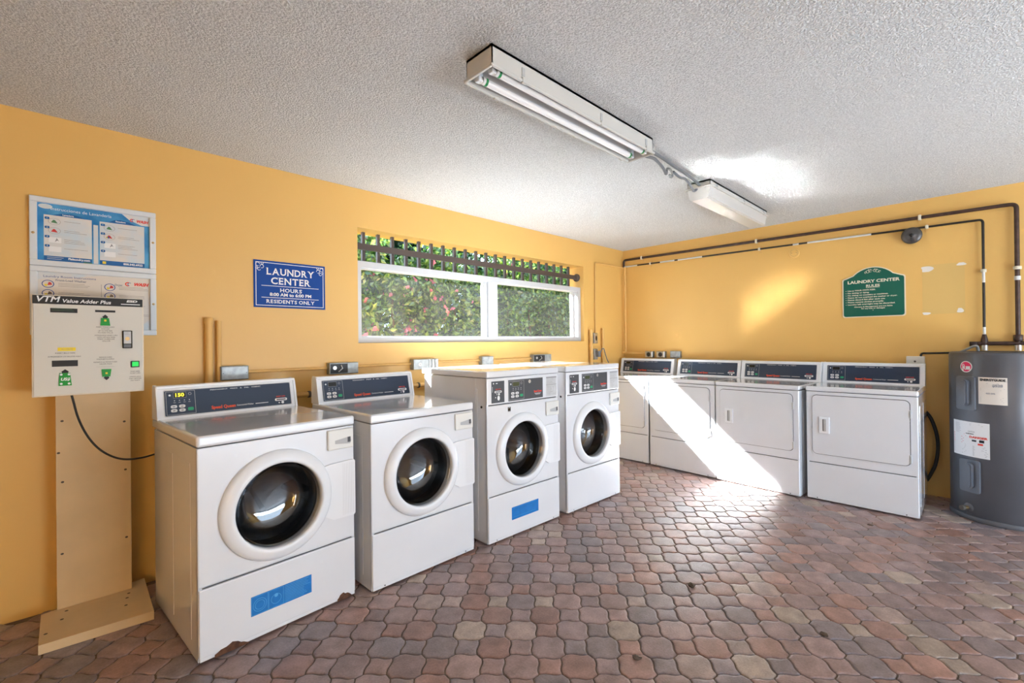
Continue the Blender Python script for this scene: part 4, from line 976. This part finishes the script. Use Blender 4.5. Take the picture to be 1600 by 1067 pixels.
# ------------------------------------------------------------ ceiling lights
def fixture(x0, x1, yc, hw, zr, label, diff):
    t = thing('ceiling_light', label, 'ceiling light', ((x0+x1)/2, yc, H)); L = (x1-x0)/2; d = zr-H
    b = mb('fixture'); th = .004
    b.box(-L, L, -hw, -hw+th, d, -.001); b.box(-L, L, hw-th, hw, d, -.001); b.box(-L, -L+th, -hw, hw, d, -.001); b.box(L-th, L, -hw, hw, d, -.001)
    for s_ in (-1, 1): b.box(-L-.008, L+.008, s_*(hw+.004)-.006, s_*(hw+.004)+.006, d-.004, d+.008, .003, 2); b.box(s_*(L+.004)-.006, s_*(L+.004)+.006, -hw-.008, hw+.008, d-.004, d+.008, .003, 2)
    b.box(-L, L, -hw, hw, -.012, -.001)
    b.build('housing', t)
    for s_ in (-1, 1):
        for x in ((-L*.72, L*.18, L*.88) if not diff else (-L*.8, .05, L*.85)):
            b = mb('line_grey'); b.box(x-.009, x+.009, s_*hw-.003, s_*hw+.003, d*.72, d*.32, .001, 1); b.m('fixture').box(x-.014, x+.014, s_*(hw+.006)-.007, s_*(hw+.006)+.007, d-.008, d+.016, .002, 1); b.build('latch', t)
    if not diff:
        b = mb('reflector'); b.prism([(-hw+.006, d+.018), (-hw*.62, -.022), (-hw*.30, -.022), (0, d+.022), (hw*.30, -.022), (hw*.62, -.022), (hw-.006, d+.018), (hw-.006, -.016), (-hw+.006, -.016)], -L+.03, L-.03, 'YZ'); b.build('reflector', t)
        for s_ in (-1, 1):
            tb = mb('tube_glass'); y = s_*hw*.52; z = d+.012
            tb.tube([(-L+.05, y, z), (L-.05, y, z)], .0155, 18); tube = tb.build('fluorescent_tube', t)
            eb = mb('tube_green')
            for q in (-1, 1): eb.lathe([(.0162, 0), (.0162, .012)], 18, 'X', (q*(L-.062), y, z)); eb.m('steel').lathe([(.016, 0), (.016, .012), (.004, .014)], 18, 'X', (q*(L-.048)-(0 if q > 0 else .012), y, z)); eb.m('tube_green')
            eb.build('tube_end', tube)
            for q in (-1, 1): mb('console_white').box(q*(L-.035)-.012, q*(L-.035)+.012, y-.014, y+.014, z-.014, -.02, .003, 1).build('lamp_holder', t)
    else:
        b = mb('diffuser'); zb = -.128
        sec = [(-hw-.001, d-.003), (-hw+.006, d-.03), (-hw+.014, zb+.010), (-hw+.028, zb), (hw-.028, zb), (hw-.014, zb+.010), (hw-.006, d-.03), (hw+.001, d-.003)]
        b.prism(sec, -L+.004, L-.004, 'YZ'); b.build('diffuser', t)
    return t
fixture(-3.895, -2.69, -1.82, .078, 2.333, 'open twin-tube fluorescent ceiling light without its cover, nearest the camera', False)
fixture(-1.80, -.61, -1.765, .083, 2.375, 'fluorescent ceiling light with a milky plastic cover, near the right wall', True)
def drop(pts, r, m_='cable_grey'): return mb(m_).tube(smooth(pts), r, 8)
t = thing('ceiling_cable', 'grey hooked cable joining the two ceiling lights', 'cable', (-2.69, -1.82, H))
b = drop([(0, .0, -.06), (.08, .01, -.055), (.2, .02, -.035), (.33, .035, -.05), (.38, .04, -.075), (.40, .045, -.05)], .009); b.tube(smooth([(0, -.03, -.05), (.12, -.01, -.025), (.3, .01, -.012), (.45, .02, -.014), (.62, .03, -.012), (.80, .04, -.02), (.9, .05, -.03)]), .010, 8); b.build('cable', t)
b = drop([(.40, .045, -.05), (.42, .05, -.03), (.46, .055, -.022), (.50, .058, -.035), (.505, .06, -.055), (.48, .06, -.066), (.465, .058, -.055)], .008, 'galvanised'); b.build('hook', t)
b = drop([(.50, .05, -.03), (.6, .055, -.04), (.7, .06, -.03), (.8, .065, -.06), (.84, .07, -.075), (.88, .07, -.06), (.9, .07, -.04)], .0085); b.build('lower_cable', t)

# ------------------------------------------------------------ litter on the floor
def litter(x, y, s, label, mt, seed):
    rr = random.Random(seed); b = mb(mt); n = 9; up_ = []
    ring = [(s*(.6+.5*rr.random())*math.cos(i*2*math.pi/n), s*(.35+.4*rr.random())*math.sin(i*2*math.pi/n), .003+.3*s*rr.random()) for i in range(n)]
    b.add([(0, 0, s*.5)]+ring+[(q[0]*.9, q[1]*.9, .0005) for q in ring], [(0, 1+i, 1+(i+1) % n) for i in range(n)]+[(1+i, 1+n+i, 1+n+(i+1) % n, 1+(i+1) % n) for i in range(n)], False)
    tag(b.build('dry_leaf', None, (x, y, .001), rr.random()*3), label, 'leaf')
litter(-2.725, -2.11, .030, 'curled grey leaf lying on the pavers in the middle of the floor', 'leaf_dry', 1)
litter(-1.109, -2.624, .018, 'small dark leaf on the pavers in front of the shaded dryer', 'leaf_dry', 2)
litter(-2.715, -2.691, .020, 'small flat dark leaf on the pavers at lower right', 'leaf_dry', 3)
litter(-3.42, -2.20, .022, 'dark twig-like leaf scrap at the bottom edge of the floor', 'leaf_dry', 4)

# repeats carry a common group
GROUPS = {'front_load_washer': 'washers with sloping rear consoles', 'tall_front_load_washer': 'tall washers with front controls', 'front_load_dryer': 'dryers along the right wall',
          'outlet_box': 'metal outlet boxes behind the machines', 'wall_conduit': 'conduit stretches above the washers', 'wall_socket': 'socket boxes right of the window',
          'stub_pipe': 'yellow stub pipes right of the window', 'ceiling_light': 'fluorescent ceiling lights', 'framed_poster': 'framed instruction posters', 'dry_leaf': 'leaves lying on the floor'}
for o in COL.objects:
    k = o.name.split('.')[0]
    if o.parent is None and k in GROUPS: o['group'] = GROUPS[k]
